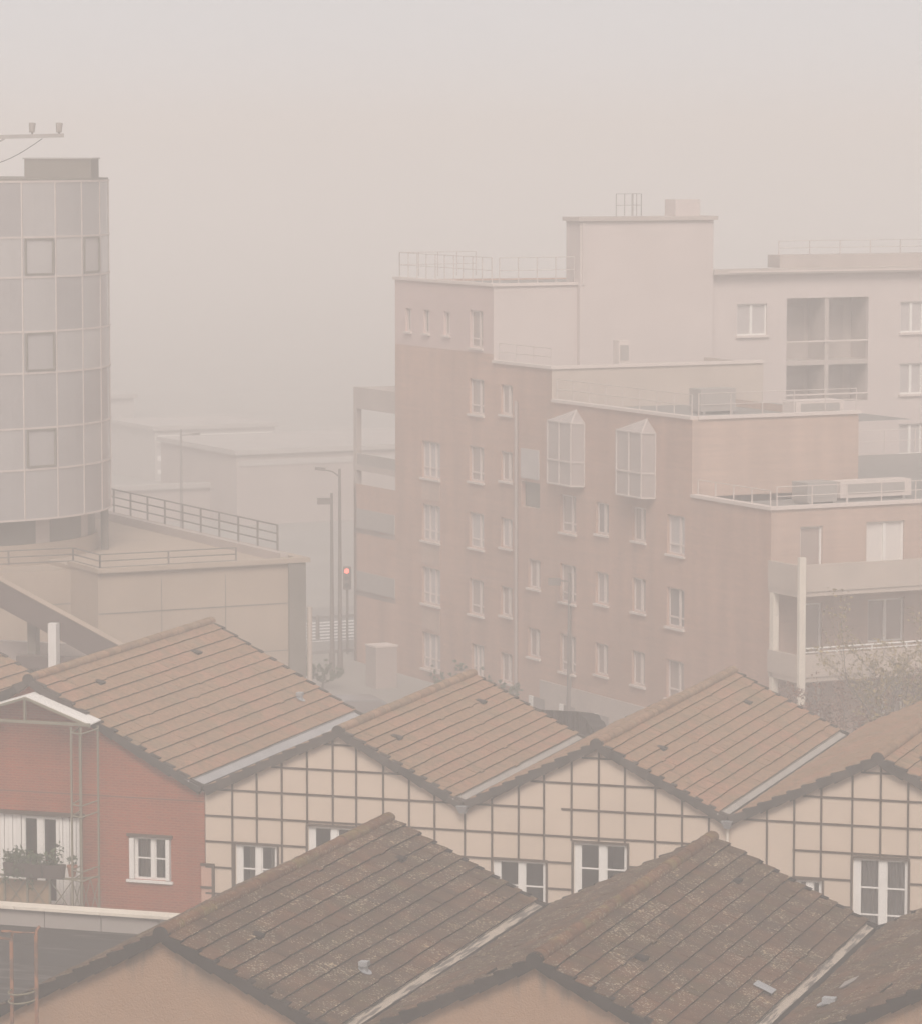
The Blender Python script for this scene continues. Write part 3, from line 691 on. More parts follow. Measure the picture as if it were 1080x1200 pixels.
for i in range(56):
    a,c=2*math.pi*i/56,2*math.pi*(i+1)/56
    mb.quad(cp_(a,6.0,9.0),cp_(c,6.0,9.0),cp_(c,6.0,10.2),cp_(a,6.0,10.2),1 if i%4 else 0)
    mb.quad(cp_(a,6.1,8.0),cp_(c,6.1,8.0),cp_(c,6.1,9.0),cp_(a,6.1,9.0),2)
    mb.add([cp_(a,6.1,9.0),cp_(c,6.1,9.0),cp_(c,6.0,9.0),cp_(a,6.0,9.0)],[(0,1,2,3)],2)
mb.build('lower_drum',[M['plinth'],M['drum_glass'],M['concrete']],tw)
al=math.atan2(-124.36,61.54)+math.radians(78)
mb=MB()
p=cp_(al,6.42,0); mb.tube((p[0],p[1],8.0),(p[0],p[1],9.95),.14,.14,12)
mb.build('column',M['concrete_dark'],tw)
mb=MB(); mb.box(-1.2,1.2,-.8,.8,21.82,22.50); pr=mb.build('plant_room',M['concrete_dark'],tw,(5.1,.62,0)); pr.rotation_euler=(0,0,math.radians(14))
mb=MB(); mb.box(-1.25,1.25,-.85,.85,22.502,22.55); mb.build('cap_sheet',M['steel_grey'],pr)

# floodlight mast beyond the brick house
ml=thing('floodlight_mast','slim mast boom carrying two floodlights above the glass tower','mast',(-51.4,107.9,0))
mb=MB(); mb.tube((0,0,0),(0,0,23.3),.14,.08,10); mb.build('mast',M['steel_grey'],ml)
mb=MB(); mb.bar((-.4,-.1,23.22),(2.64,.9,23.30),.10,.12); mb.bar((0,0,22.7),(.9,.3,23.2),.06); mb.build('boom',M['steel_grey'],ml)
for f in (.68,.98):
    x=2.64*f-.1; y=.9*f
    mb=MB(); mb.tube((x,y,23.32),(x,y,23.42),.03,.03,6); mb.tube((x,y-.02,23.40),(x,y+.02,23.68),.085,.11,12); mb.build('floodlight',M['clad'],ml)
mb=MB(); pts=[]
for i in range(11):
    f=i/10; pts.append((2.0-2.3*f,.7-.8*f,23.2-.9*f-.25*math.sin(math.pi*f))); 
mb.path(pts,.012,4); mb.build('cable',M['black'],ml)

# ------------------------------------------------------------------ brick apartment building
fl=thing('brick_flats','stepped orange brick apartment block with roof terraces fading into fog','apartment building',(C0[0],C0[1],0),math.radians(45))
S1,S2,S3,S4,S5=5.7,16.87,21.95,31.24,35.5
Z1,Z2,Z3,Z4=9.82,12.74,14.05,17.2
# openings on the street wall (t=0): local holes (s0,s1,z0,z1)
wide=[(16.25,14.85),(7.58,6.22)]
A=[(26.86,28.62,z,z+1.58) for z in (.55,3.37,6.09,8.80)]
B=[(22.8,24.15,z,z+1.48) for z in (3.40,6.20,9.00,11.82)]+[(22.8,23.95,.75,2.15)]
Cw=[(20.25,21.3,z,z+1.22) for z in (.88,3.65,6.48,9.24,11.98)]
Dw=[(17.8,18.85,z,z+1.18) for z in (2.22,5.05)]
E_=[(14.78,16.12,z,z+1.52) for z in (1.95,4.78,7.58)]
F_=[(12.12,13.18,z,z+1.25) for z in (2.2,5.02,7.78)]
G_=[(9.18,10.24,z,z+1.32) for z in (2.17,5.02,7.78)]
H_=[(6.22,7.55,z,z+1.50) for z in (1.98,4.75,7.53)]
TOP=[(s,s+.62,15.0,16.0) for s in (25.9,27.85,29.6)]+[(22.9,24.1,14.6,16.15)]
PL=[(17.3,18.6,-.0,.62),(14.7,16.0,.0,.62),(11.95,13.1,.0,.62)]
RC=[(17.86,19.5,8.32,9.36)]
holes=A+B+Cw+Dw+E_+F_+G_+H_+TOP+RC
class Rot:                                             # maps the XZ wall builder onto the plane t=const (normal -t)
    def __init__(s,mb,t): s.mb=mb; s.t=t
    def quad(s,a,b,c,d,m=0,t=.5):
        f=lambda p:(s.t+p[1],-p[0],p[2]); s.mb.quad(f(a),f(b),f(c),f(d),m,t)
def wall_t(mb,t,s0,s1,z0,z1,hs,rev=.2,m=0):
    holed(Rot(mb,t),-s1,-s0,z0,z1,[(-h[1],-h[0],h[2],h[3]) for h in hs],rev,m)
mb=MB()
# street wall, stepping up to the left; split so every piece keeps its own holes
def inside(h,a,b,c,d): return h[0]>=a and h[1]<=b and h[2]>=c and h[3]<=d
for (a,b,c,d) in ((0,S1,0,Z1),(S1,S3-5.08,0,Z2),(S3-5.08,S3,0,Z3),(S3,S4,0,14.4),(S4,S5,0,8.0)):
    wall_t(mb,0,a,b,c,d,[h for h in holes if inside(h,a,b,c,d)])
sw=mb.build('street_wall',M['brick_orange'],fl)
mb=MB(); wall_t(mb,0,S3,S4,14.4,Z4,[h for h in holes if inside(h,S3,S4,14.4,Z4)]); mb.build('upper_wall',M['pale_mauve'],fl)
# faces turned to the right (normal -s): one per step
def wall_s(mb,s,t0,t1,z0,z1,hs=(),rev=.2,m=0):
    holed(mb,t0,t1,z0,z1,list(hs),rev,m,y=s)
TE=30.0
GH=[(1.25,2.2,7.0,9.15),(4.1,5.76,7.65,9.2),(8.2,9.8,7.65,9.2),(1.25,2.2,4.2,6.33),(4.2,5.78,4.72,6.33),(8.2,9.8,4.72,6.33),(1.25,2.2,1.35,3.5),(4.2,5.78,1.9,3.5)]
mb=MB(); wall_s(mb,0,0,14,0,Z1,GH); mb.quad((14,0,0),(14,S1,0),(14,S1,Z1),(14,0,Z1)); mb.build('garden_wall',M['brick_light'],fl)
mb=MB(); wall_s(mb,S1,0,7.38,Z1,Z2); mb.quad((7.38,S1,Z1),(7.38,S1+11,Z1),(7.38,S1+11,Z2),(7.38,S1,Z2)); mb.build('setback_wall',M['brick_light'],fl)
mb=MB(); s3=16.87; wall_s(mb,s3,0,9.9,Z2-.6,Z3+.02); mb.quad((9.9,s3,Z2-.6),(9.9,s3+5,Z2-.6),(9.9,s3+5,Z3),(9.9,s3,Z3)); mb.build('setback_wall',M['balcony'],fl)
WH=[(11.66,13.16,14.9,16.25),(19.95,21.15,14.85,16.2),(19.95,21.15,12.15,13.5),(19.95,21.15,9.5,10.85)]
LG=(14.15,18.3,11.95,16.45)
mb=MB(); wall_s(mb,S3,0,3.9,Z3-1.5,Z4+.01); mb.build('setback_wall',M['pale_render'],fl)
mb=MB(); wall_s(mb,S3,10.33,TE,Z2-4.5,17.52,WH+[LG],.2); mb.quad((TE,S3,0),(TE,S4,0),(TE,S4,17.5),(TE,S3,17.5)); mb.build('setback_wall',M['pale_render'],fl)
# loggia interior
mb=MB(); a,b,c,d=LG; y=S3+1.4
mb.quad((a,S3+.2,c),(a,S3+.2,d),(a,y,d),(a,y,c)); mb.quad((b,S3+.2,c),(b,y,c),(b,y,d),(b,S3+.2,d)); mb.quad((a,y,c),(a,y,d),(b,y,d),(b,y,c)); mb.quad((a,S3+.2,d),(b,S3+.2,d),(b,y,d),(a,y,d)); mb.quad((a,S3+.2,c),(a,y,c),(b,y,c),(b,S3+.2,c))
mb.box(a,b,S3+.05,S3+1.4,13.55,13.75); mb.box((a+b)/2-.12,(a+b)/2+.08,S3+.04,S3+1.38,c+.01,d-.01)
lg=mb.build('loggia',M['plinth'],fl)
for x in (a+.6,a+2.6):
    for z in (12.0,14.55):
        m2=MB(); m2.box(x,x+1.1,y-.06,y-.01,z,z+1.5); m2.build('window',M['bay_pane'],lg)
for z in (14.55,12.25):
    m2=MB(); m2.box(a,b,S3-.02,S3+.05,z,z+.06); m2.build('guard_rail',M['far_white'],lg)
# stair tower
mb=MB(); mb.box(3.9,10.33,S3-.25,S3+.95,Z3-1.5,19.85); st=mb.build('stair_tower',M['pale_render'],fl)
mb=MB(); mb.box(3.78,10.48,S3-.38,S3+1.08,19.852,20.02); mb.build('roof_slab',M['plinth'],st)
mb=MB(); mb.box(4.0,4.12,S3-.30,S3-.251,Z4,19.8); mb.build('drip_edge',M['rail_grey'],st)
mb=MB(); mb.box(8.55,9.75,S3-.1,S3+.8,20.02,20.72); mb.build('chimney_stack',M['pale_render'],st)
railing(st,[(5.7,S3-.1),(6.9,S3-.1),(6.9,S3+.7)],20.02,.95,(.5,1.0),.4,M['steel_grey'],.014,'guard_rail')
# back walls, roofs
mb=MB(); mb.quad((0,S4,0),(TE,S4,0),(TE,S4,17),(0,S4,Z4)); mb.quad((0,S4,8),(0,S4,Z4),(.01,S4,Z4),(.01,S4,8)); mb.build('rear_wall',M['brick_orange'],fl)
for nm,(t0,t1,s0,s1,z) in dict(a=(.02,13.98,.02,S1-.02,Z1-.25),b=(.02,9.88,S1+.02,16.85,Z2-.3),c=(.02,9.88,16.9,S3-.02,Z3-.2),d=(.02,TE-.02,S3+.02,S4-.02,Z4-.12)).items():
    mb=MB(); mb.quad((t0,s0,z),(t1,s0,z),(t1,s1,z),(t0,s1,z)); mb.build('roof_deck',M['gravel_roof'],fl)
mb=MB(); mb.quad((7.4,S1+.02,Z1-.27),(TE,S1+.02,Z1-.27),(TE,S3-.02,Z1-.27),(7.4,S3-.02,Z1-.27)); mb.quad((14,.2,0),(14,S1,0),(TE,S1,0),(TE,.2,0)); mb.build('roof_deck',M['gravel_roof'],fl)
# pale copings along every parapet
mb=MB()
def cop(t0,t1,s0,s1,z): mb.box(t0,t1,s0,s1,z,z+.12)
cop(-.08,.26,-.08,S1,Z1); cop(.26,14.08,-.08,.24,Z1+.001)
cop(-.08,.24,S1,16.8,Z2); cop(.24,7.46,S1-.08,S1+.22,Z2+.001)
cop(-.08,.24,16.8,S3,Z3); cop(.24,9.9,16.8,17.1,Z3+.001)
cop(-.08,.24,S3-.08,S4+.1,Z4); cop(.24,3.9,S3-.08,S3+.2,Z4+.001); 
mb.build('coping',M['far_white'],fl)
mb=MB(); mb.box(10.35,TE,S3-.35,S3+.3,17.53,17.75); mb.box(13.9,TE,S3+.2,S3+1.2,17.75,18.3); mb.build('eaves_band',M['plinth'],fl)
mb=MB(); mb.box(11,TE,S3-.38,S3-.352,17.60,17.66); mb.build('drip_edge',M['far_white'],fl)
# terrace railings
railing(fl,[(.15,.3),(.15,5.5)],Z1+.12,.55,(1.0,),1.2,M['far_white'],.016)
railing(fl,[(.3,.1),(13.8,.1)],Z1+.12,.7,(.5,1.0),1.5,M['far_white'],.016)
railing(fl,[(.1,5.9),(.1,16.6)],Z2+.12,.8,(.5,1.0),1.4,M['rail_grey'],.016)
railing(fl,[(.3,5.75),(7.3,5.75)],Z2+.12,.85,(.5,1.0),1.4,M['rail_grey'],.016)
railing(fl,[(.1,17.1),(.1,21.6)],Z3+.12,.7,(.5,1.0),1.3,M['rail_grey'],.016)
railing(fl,[(.1,22.3),(.1,31.0),(3.8,31.0)],Z4+.12,1.05,(.5,1.0),.9,M['rail_grey'],.016)
railing(fl,[(.3,22.0),(3.8,22.0)],Z4+.12,1.05,(.5,1.0),.9,M['rail_grey'],.016)
railing(fl,[(14.0,22.4),(29.5,22.4)],18.3,.6,(.5,1.0),1.6,M['rail_grey'],.016)
railing(fl,[(8.0,14.0),(20,14.0)],Z1+.6,.9,(.5,1.0),1.5,M['far_white'],.016)
# windows of the street wall: every type built once, then copied with its pane and sill
def wtype(w,h,kind):
    """opening on a wall of normal -t: local +Y runs along s from the near edge, origin at near-bottom corner"""
    mb=MB(); d=.10
    mb.box(d,d+.06,0,.07,0,h); mb.box(d,d+.06,w-.07,w,0,h); mb.box(d+.001,d+.06,.07,w-.07,h-.07,h); mb.box(d+.001,d+.06,.07,w-.07,0,.07)
    if kind=='wide': mb.box(d-.02,d+.05,w*.36-.05,w*.36+.05,.07,h-.07); mb.box(d,d+.05,.07,w-.07,.34,.40)
    elif kind=='french':
        for f in (.33,.66): mb.box(d-.02,d+.05,w*f-.05,w*f+.05,.07,h-.07)
        mb.box(d,d+.05,.07,w-.07,.42,.47)
    else: mb.box(d-.02,d+.06,w*.5-.16,w*.5-.02,.07,h-.07)
    f=mb.build('window',M['far_white'],fl)
    m2=MB(); x=d+.04; m2.quad((x,.07,.07),(x,w-.07,.07),(x,w-.07,h-.07),(x,.07,h-.07)); m2.build('pane',M['veil_pane'] if kind=='french' else M['far_pane'],f)
    if kind!='door': m3=MB(); m3.box(-.10,d,-.06,w+.06,-.09,-.003); m3.build('sill',M['far_white'],f)
    return f
protos={}; wr=random.Random(4)
for hs,kind in ((A,'french'),(B[:4],'wide'),(E_,'wide'),(H_,'wide'),(Cw,'small'),(Dw,'small'),(F_,'small'),(G_,'small'),(TOP[:3],'small'),(TOP[3:],'wide'),(B[4:],'french')):
    for h in hs:
        key=(round(h[1]-h[0],2),round(h[3]-h[2],2),kind)
        if key not in protos:
            protos[key]=wtype(key[0],key[1],kind); protos[key].location=(0,h[0],h[2])
        else:
            o=inst(protos[key],fl,(0,h[0],h[2]))
            if wr.random()<.4:                           # some have net curtains drawn, some a half-lowered blind
                for ch in bpy.data.objects:
                    if ch.parent==o and ch.name.startswith('pane'):
                        ch.data=ch.data.copy(); ch.data.materials[0]=M[wr.choice(('veil_pane','bay_pane','dark_pane'))]
mb=MB(); mb.box(.22,.26,RC[0][0],RC[0][1],RC[0][2],RC[0][3]); mb.build('vent_recess',M['concrete_dark'],fl)
mb=MB(); mb.box(-.05,.05,17.9,19.45,9.5,10.7); mb.build('glass_panel',M['veil_pane'],fl)
for h in PL:
    mb=MB(); mb.box(-.09,-.02,h[0],h[1],h[2]+.12,h[3]); w=mb.build('cellar_window',M['dark_pane'],fl)
    m2=MB(); m2.box(-.12,-.05,h[1]-.35,h[1]-.02,h[2]+.1,h[3]+.02); m2.build('frame',M['white'],w)
mb=MB(); mb.box(-.06,.0,0,S3-4.2,0,1.38); mb.build('plinth',M['plinth'],fl)
for z in (2.25,5.1,7.85):
    mb=MB(); mb.box(-.02,.03,26.9,28.6,z,z+.9); mb.build('spandrel_panel',M['brick_light'],fl)
mb=MB(); mb.tube((-.1,19.75,0),(-.1,19.75,12.6),.07,.07,8); mb.build('downpipe',M['brown_wall'],fl)
# glazed bays
def bay(s0,s1,z0,z1):
    mb=MB(); dpt=-.45; sm=(s0+s1)/2
    c=[(0,s0),(dpt,s0+.3),(dpt,s1-.3),(0,s1)]
    for (p,p2) in zip(c,c[1:]):
        mb.quad((p[0],p[1],z0),(p[0],p[1],z1),(p2[0],p2[1],z1),(p2[0],p2[1],z0))
    mb.add([(x,y,z0) for x,y in c],[(0,1,2,3)])
    g=mb.build('glazed_bay',M['bay_pane'],fl)
    m2=MB()
    for z in (z0,z0+.95,z1):
        for (p,p2) in zip(c,c[1:]): m2.bar((p[0]-.02,p[1],z),(p2[0]-.02,p2[1],z),.06,.06)
    for (x,y) in c+[(dpt,sm)]: m2.bar((x-.02,y,z0),(x-.02,y,z1),.05,.05)
    top=(0,sm-.6,z1+.5)
    for (x,y) in c[1:3]+[(dpt,sm)]: m2.bar((x,y,z1),(top[0],top[1],top[2]),.045,.045)
    m2.build('bay_frame',M['rail_grey'],g)
    m3=MB()
    for (p,p2) in zip(c,c[1:]): m3.add([(p[0],p[1],z1+.02),(p2[0],p2[1],z1+.02),top],[(0,2,1)])
    m3.build('bay_roof',M['bay_pane'],g)
bay(14.1,16.65,9.55,12.05); bay(8.45,11.0,9.55,12.05)
# balconies on the garden side, projecting two metres
def gwin(a,b,z0,z1,m,door=False,y0=0.0):
    mb=MB(); y=y0+.12
    mb.box(a,a+.07,y-.03,y+.05,z0,z1); mb.box(b-.07,b,y-.03,y+.05,z0,z1); mb.box(a+.07,b-.07,y-.029,y+.05,z1-.07,z1); mb.box(a+.07,b-.07,y-.029,y+.05,z0,z0+.07)
    if not door: mb.box((a+b)/2-.06,(a+b)/2+.06,y-.04,y+.05,z0+.07,z1-.07)
    f=mb.build('garden_door' if door else 'garden_window',M['white'],fl)
    m2=MB(); m2.quad((a+.07,y+.02,z0+.07),(b-.07,y+.02,z0+.07),(b-.07,y+.02,z1-.07),(a+.07,y+.02,z1-.07)); m2.build('pane',m,f)
for i,(a,b,c,d) in enumerate(GH): gwin(a,b,c,d,(M['net'] if i==1 else M['far_pane']),b-a<1.0)
for (a,b,c,d) in WH:
    gwin(a,b,c,d,M['veil_pane'],False,S3)  # pane colour paled so these upper windows dissolve like haze
    mb=MB(); mb.box(a-.06,b+.06,S3-.10,S3+.09,c-.09,c-.003); mb.build('sill',M['far_white'],fl)
for z0,z1,rail in ((6.85,8.0,False),(3.75,4.75,True)):
    mb=MB(); mb.box(-.10,14,-2.0,0,z0,z0+.18); mb.box(-.10,14,-2.05,-1.92,z0+.18,z1); mb.box(-.12,.0,-1.92,0,z0+.18,z1-.002); b=mb.build('balcony',M['balcony'],fl)
    if rail: 
        m2=MB(); m2.tube((0,-1.98,z1+.22),(14,-1.98,z1+.22),.035,.035,6); m2.tube((0,-1.98,z1+.08),(14,-1.98,z1+.08),.025,.025,6)
        for i in range(10): m2.bar((i*1.5+.1,-1.98,z1),(i*1.5+.1,-1.98,z1+.22),.04)
        m2.build('rail',M['white'],b)
mb=MB(); mb.box(-.14,.12,-2.22,-2.06,0,8.3); mb.build('balcony_post',M['cream_trim'],fl)
mb=MB(); mb.box(-.1,.14,-.35,-.10,0,6.85); mb.build('balcony_post',M['cream_trim'],fl)
# stair bay at the street end: open frames between dark uprights
mb=MB(); mb.box(0,.25,S5-.3,S5,0,12.3); mb.box(0,2.2,S4,S5-.3,11.35,12.3); mb.box(0,2.2,S4,S5-.3,8.6,8.85); mb.box(0,2.2,S4,S5,5.8,6.05); mb.box(0,2.2,S4,S5,3.0,3.25); mb.build('loggia_frame',M['plinth'],fl)
for x0,z0,z1 in ((.02,8.85,9.35),(-.03,6.05,6.9),(-.03,3.25,4.1)):
    mb=MB(); mb.box(x0,x0+.09,S4+.05,S5-.35,z0,z1); mb.build('loggia_parapet',M['clad'],fl)
# things standing on its terraces
def unit(label,t,s,z,w,d,h,mat):
    x,y,_=bw(t,s); u=thing('rooftop_unit',label,'rooftop unit',(x,y,z),math.radians(45),'units on the flats terraces')
    mb=MB(); mb.box(-w/2,w/2,-d/2,d/2,.12,h); mb.build('casing',mat,u)
    mb=MB()
    for a in (-1,1): mb.box(a*w*.4-.05,a*w*.4+.05,-d/2,d/2,0,.12)
    mb.build('foot',M['steel_grey'],u)
    mb=MB(); mb.box(-w*.4,w*.4,-d/2-.02,-d/2-.002,h*.35,h*.85); mb.build('grille',M['clad'],u)
unit('pale box unit on the lowest roof terrace',4.1,3.6,Z1-.25,1.3,1.1,.85,M['clad'])
unit('long white duct unit right of the box on the lowest terrace',7.1,4.4,Z1-.25,3.2,.8,.75,M['far_white'])
unit('white cabinet on the middle roof terrace of the flats',4.6,12.0,Z2-.3,1.6,.9,1.0,M['clad'])
unit('low wide unit beside the cabinet on the middle terrace',6.9,8.2,Z2-.3,2.2,1.0,.7,M['far_white'])
unit('slim upright white flue housing on the upper terrace of the flats',3.6,17.6,Z3-.2,.5,.5,1.25,M['far_white'])

# ------------------------------------------------------------------ street furniture
def lamp(label,x,y,h,arm,head,kind,mat=None):
    l=thing('street_lamp',label,'street lamp',(x,y,0),0,'street lamps in the fog')
    mat=mat or M['steel_rail']
    mb=MB(); mb.tube((0,0,0),(0,0,1.0),.13,.12,10); mb.tube((0,0,1.0),(0,0,h),.10,.055,10); mb.build('pole',mat,l)
    mb=MB(); ax,ay,az=arm
    mb.path([(0,0,h-.35),(ax*.4,ay*.4,h-.35+az*.7),(ax,ay,h-.35+az)],.035,6); mb.build('arm',mat,l)
    mb=MB(); hx,hy,hz=head; n=(ax*ax+ay*ay)**.5 or 1; ex,ey=ax/n,ay/n
    if kind=='flat':
        mb.bar((ax-ex*.1,ay-ey*.1,h-.35+az),(ax+ex*hx,ay+ey*hx,h-.35+az+.05),.28,.12)
    else: mb.bar((ax-ex*.1,ay-ey*.1,h-.35+az-.05),(ax+ex*hx,ay+ey*hx,h-.35+az-.05),.35,.26)
    mb.build('lamp_head',mat,l)
cx,sx=math.cos(math.radians(18.2)),math.sin(math.radians(18.2))
lamp('tall dark street lamp with swept arm beside the zebra crossing',-56.3,154.4,9.0,(-.72*cx,-.72*sx,.32),(.35,0,0),'flat')
lamp('shorter street lamp with boxy head next to the tall one',-56.6,154.2,7.95,(-.12,-.05,.05),(.50,0,0),'box')
lamp('faint street lamp far behind the podium railing',-83.9,203.3,6.6,(.75*cx,.75*sx,.05),(.35,0,0),'flat')
lamp('small wall height lamp in front of the brick flats',-42.9,144.3,6.0,(-.45*cx,-.45*sx,.05),(.4,0,0),'box')
t=thing('traffic_light','traffic light showing red beside the zebra crossing','traffic light',(-58.25,160.7,0))
mb=MB(); mb.tube((0,0,0),(0,0,3.0),.06,.06,8); mb.build('pole',M['steel_rail'],t)
mb=MB(); mb.box(-.15,.15,-.12,.12,2.95,4.0); 
mb.build('housing',M['steel_rail'],t)
for z,m in ((3.8,'red_light'),(3.48,'black'),(3.16,'black')):
    mb=MB(); mb.tube((.03,-.121,z),(.04,-.16,z),.11,.11,12); mb.build('lens',M[m],t)
for i,(tt,ss,lab) in enumerate(((1.6,42.9,'dark bollard standing on the zebra crossing'),)):
    x,y,_=bw(tt,ss); b=thing('bollard',lab,'bollard',(x,y,.017)); mb=MB(); mb.tube((0,0,0),(0,0,1.0),.10,.09,10); mb.build('post',M['steel_rail'],b); mb=MB(); mb.tube((0,0,1.0),(0,0,1.12),.11,.05,10); mb.build('cap',M['steel_rail'],b)
p=thing('brick_pier','low brick pier with a pale cap by the corner of the flats','pier',(-53.3,151.3,0),math.radians(45))
mb=MB(); mb.box(-.5,.5,-.5,.5,0,1.75); mb.build('shaft',M['brown_wall'],p); mb=MB(); mb.box(-.53,.53,-.53,.53,1.752,1.82); mb.build('cap',M['far_white'],p)
# parked car half hidden by the roof
car=thing('parked_car','grey parked car half hidden behind the roof ridge','car',(-49.7,138.9,0),math.radians(35))
mb=MB(); prof=[(-2.0,.35),(2.0,.35),(2.08,.62),(1.95,.82),(1.15,.95),(.55,1.42),(-.95,1.46),(-1.75,1.0),(-2.05,.9),(-2.1,.6)]
mb.prism(prof,-.82,.82); mb.build('body',M['car_paint'],car)
for sg in (-1,1):
    mb=MB(); mb.prism([(.98,.98),(.46,1.36),(-.9,1.40),(-1.5,1.02)],sg*.825-.008,sg*.825+.008); mb.build('side_window',M['dark_pane'],car)
mb=MB(); mb.add([(1.12,-.7,.99),(1.12,.7,.99),(.60,.62,1.40),(.60,-.62,1.40)],[(0,1,2,3)]); mb.build('windscreen',M['veil_pane'],car)
for x in (-1.3,1.3):
    for sg in (-1,1):
        mb=MB(); mb.tube((x,sg*.68,.33),(x,sg*.86,.33),.33,.33,18); w=mb.build('wheel',M['tyre'],car); m2=MB(); m2.tube((x,sg*.8,.33),(x,sg*.875,.33),.19,.19,12); m2.build('rim',M['steel_grey'],w)
for sg in (-.6,.6):
    mb=MB(); mb.box(2.0,2.1,sg-.16,sg+.16,.62,.78); mb.build('headlight',M['white'],car)

# ------------------------------------------------------------------ low buildings far in the fog
def far(name,label,cat,p,L,dp,h,mat,bands,coping=True,rz=45,roofh=.3,wins=0):
    b=thing(name,label,cat,(p[0],p[1],0),math.radians(rz),'low buildings in the fog')
    mb=MB(); mb.box(0,L,0,dp,0,h); mb.build('wall',mat,b)
    mb=MB(); mb.box(-.2,L+.2,-.2,dp+.2,h+.002,h+roofh); mb.build('roof',M['far_roof'],b)
    for z,hh,m in bands:
        mb=MB(); mb.box(.2,L-.2,-.06,-.005,z,z+hh); mb.build('facade_band',m,b)
    for i in range(wins):
        x=L*(i+.5)/wins; mb=MB(); mb.box(x-.6,x+.6,-.05,-.004,h*.45,h*.8); mb.build('window',M['dark_pane'],b)
far('low_brick_building','brown low building with a white roof line left of the flats','building',(-84.5,213.5),16,12,4.3,M['brown_wall'],[(3.6,.35,M['far_clad'])])
far('garden_wall','long brown wall with pale coping across the street','wall',(-99,206),32,.5,2.0,M['brown_wall'],[],True,42)
far('banded_shed','pale shed with horizontal bands far behind the lamp','shed',(-101,240),9,8,3.5,M['far_clad'],[(.5,.3,M['white']),(1.4,.35,M['white']),(2.3,.35,M['steel_grey']),(2.9,.25,M['white'])])
far('pale_warehouse','large pale warehouse hardly visible in the fog','warehouse',(-121,236),20,14,5.0,M['far_clad'],[(1.0,.3,M['cream_trim'])],False,45,.3,3)
w=thing('white_post','pale upright post beside the glass tower far in the fog','post',(-103.5,235,0)); mb=MB(); mb.box(-.25,.25,-.25,.25,0,3.0); mb.build('shaft',M['white'],w); mb=MB(); mb.box(-.35,.35,-.35,.35,3.0,3.15); mb.build('cap',M['white'],w)

# ------------------------------------------------------------------ trees and shrubs
def tree(name,label,loc,h,crown,leafm,seed,nl,lsize,limbs=9,group=None,base=.28,trunk=.13):
    rg=random.Random(seed); t=thing(name,label,'tree' if 'tree' in name else 'shrub',loc,0,group)
    mb=MB(); pts=[]
    def limb(p,d,L,r,lev):
        n=4; q_=Vector(p)
        for i in range(n):
            d2=(d+Vector((rg.gauss(0,.16),rg.gauss(0,.16),rg.gauss(.05,.10)))).normalized(); e=q_+d2*(L/n)
            mb.tube(q_,e,r*(1-.7*i/n),r*(1-.7*(i+1)/n),6,cap=False); q_=e; d=d2
            if lev>0 and i>0:
                for _ in range(2): 
                    a=rg.uniform(0,6.28); dd=(d+Vector((math.cos(a),math.sin(a),rg.uniform(-.1,.5)))*.9).normalized(); limb(q_,dd,L*.5,r*.42,lev-1)
            if lev<=1: pts.append(q_.copy())
    tr=h*base; mb.tube((0,0,0),(.03,.02,tr),trunk*1.2,trunk,10,cap=False)
    for i in range(limbs):
        a=6.28*i/limbs+rg.uniform(-.4,.4); up=rg.uniform(.5,1.5)
        limb((.03,.02,tr*rg.uniform(.75,1.05)),Vector((math.cos(a)*crown,math.sin(a)*crown,up*h*.4)).normalized(),h*rg.uniform(.5,.8),trunk*.42,2 if h>3 else 1)
    mb.build('trunk',M['bark'],t)
    mb=MB()
    for p in pts:
        if rg.random()<.42: leaves(mb,p,(.22*h/5,.22*h/5,.18*h/5),rg.randint(nl//2,nl),lsize,rg)
    mb.build('crown',leafm,t); return t
tree('young_tree','thin tree with sparse yellow autumn leaves before the balconies',(-25.0,124.2,0),6.0,1.7,M['leaf_autumn'],7,16,.06,6,trunk=.09)
tree('young_tree','bare twiggy tree at the right edge with few yellow leaves',(-22.6,126.0,0),6.4,1.5,M['leaf_autumn'],17,12,.06,6,trunk=.09)
tree('russet_shrub','russet leaved shrub behind the valley between cream houses',(-28.6,124.5,0),4.3,.9,M['leaf_red'],9,16,.06,6,trunk=.07)
tree('russet_shrub','small reddish shrub at the right edge beneath the balcony',(-23.6,127.6,0),4.7,.8,M['leaf_red'],12,12,.06,5,trunk=.07)
for i,(x,y,h,lab) in enumerate(((-49.0,147.5,1.5,'low green shrub beside the brick pier'),(-55.5,150.0,1.3,'low green shrub at the foot of the podium'),(-46.0,144.6,1.7,'green shrub against the plinth of the flats'))):
    tree('green_shrub',lab,(x,y,0),h,.9,M['leaf'],30+i,18,.08,8,'shrubs in front of the flats',.2,.05)

# ------------------------------------------------------------------ air
mb=MB(); mb.box(-780,660,-440,1100,-1.0,28.0); hz=tag(mb.build('haze',[]),kind='stuff')
hm=bpy.data.materials.new('fog_air'); hm.use_nodes=True; nt=hm.node_tree; nt.nodes.clear()
o=nt.nodes.new('ShaderNodeOutputMaterial'); pv=nt.nodes.new('ShaderNodeVolumePrincipled')
pv.inputs['Color'].default_value=(.965,.932,.914,1); pv.inputs['Density'].default_value=.0052; pv.inputs['Anisotropy'].default_value=.10
nt.links.new(pv.outputs[0],o.inputs['Volume']); hz.data.materials.clear(); hz.data.materials.append(hm)

EXPO=.95; LIFT=.30; SKY=.085; SUN=1.5
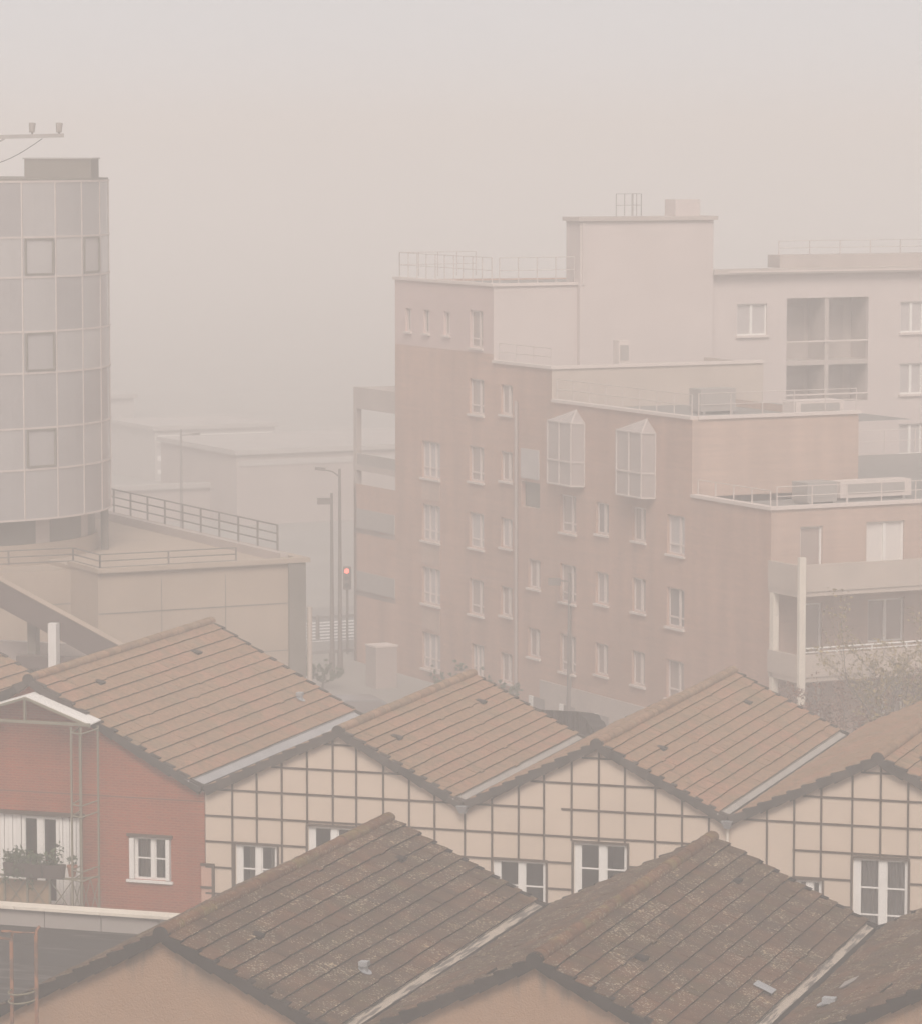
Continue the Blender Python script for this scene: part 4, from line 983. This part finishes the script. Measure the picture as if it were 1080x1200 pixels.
# ------------------------------------------------------------------ light, camera
W=bpy.data.worlds.new('World'); S.world=W; W.use_nodes=True; nt=W.node_tree; nt.nodes.clear()
out=nt.nodes.new('ShaderNodeOutputWorld'); bg=nt.nodes.new('ShaderNodeBackground'); sky=nt.nodes.new('ShaderNodeTexSky')
EL,AZ=48,163                                           # sun elevation, compass azimuth (clockwise from +Y)
sky.sky_type='NISHITA'; sky.sun_disc=False; sky.sun_elevation=math.radians(EL); sky.sun_rotation=math.radians(AZ); sky.air_density=1.0; sky.dust_density=1.0; sky.ozone_density=1.0
tc=nt.nodes.new('ShaderNodeTexCoord'); vm=nt.nodes.new('ShaderNodeVectorMath'); vm.operation='MULTIPLY_ADD'   # overcast: even out the dome
vm.inputs[1].default_value=(1,1,.6); vm.inputs[2].default_value=(0,0,LIFT); nt.links.new(tc.outputs['Generated'],vm.inputs[0]); nt.links.new(vm.outputs[0],sky.inputs['Vector'])
hs=nt.nodes.new('ShaderNodeHueSaturation'); hs.inputs['Saturation'].default_value=.12
mx=nt.nodes.new('ShaderNodeMix'); mx.data_type='RGBA'; mx.blend_type='MULTIPLY'; mx.inputs[0].default_value=1; mx.inputs[7].default_value=(1.03,.975,.94,1)
nt.links.new(sky.outputs[0],hs.inputs['Color']); nt.links.new(hs.outputs[0],mx.inputs[6]); nt.links.new(mx.outputs[2],bg.inputs[0]); bg.inputs[1].default_value=SKY
nt.links.new(bg.outputs[0],out.inputs[0])
sun=bpy.data.lights.new('sun','SUN'); sun.energy=SUN; sun.angle=math.radians(25); sun.color=(1,.95,.89)
so=bpy.data.objects.new('sun',sun); COL.objects.link(so); so.rotation_euler=(math.radians(90-EL),0,math.radians(180-AZ)); so.location=(0,0,60)
cam=bpy.data.cameras.new('camera'); co=bpy.data.objects.new('camera',cam); COL.objects.link(co)
f=4446.; cam.sensor_fit='VERTICAL'; cam.sensor_height=24; cam.lens=24*f/1200; cam.clip_end=3000; cam.clip_start=.5
co.location=(0,0,23); co.rotation_euler=(math.radians(90)-math.atan(430/f),0,math.radians(18.2)); S.camera=co
S.view_settings.view_transform='Standard'; S.view_settings.look='None'; S.view_settings.exposure=EXPO; S.view_settings.gamma=1
S.render.engine='CYCLES'; c=S.cycles
c.max_bounces=8; c.volume_bounces=6; c.transparent_max_bounces=12; c.use_denoising=True
try: c.denoiser='OPENIMAGEDENOISE'
except Exception: pass
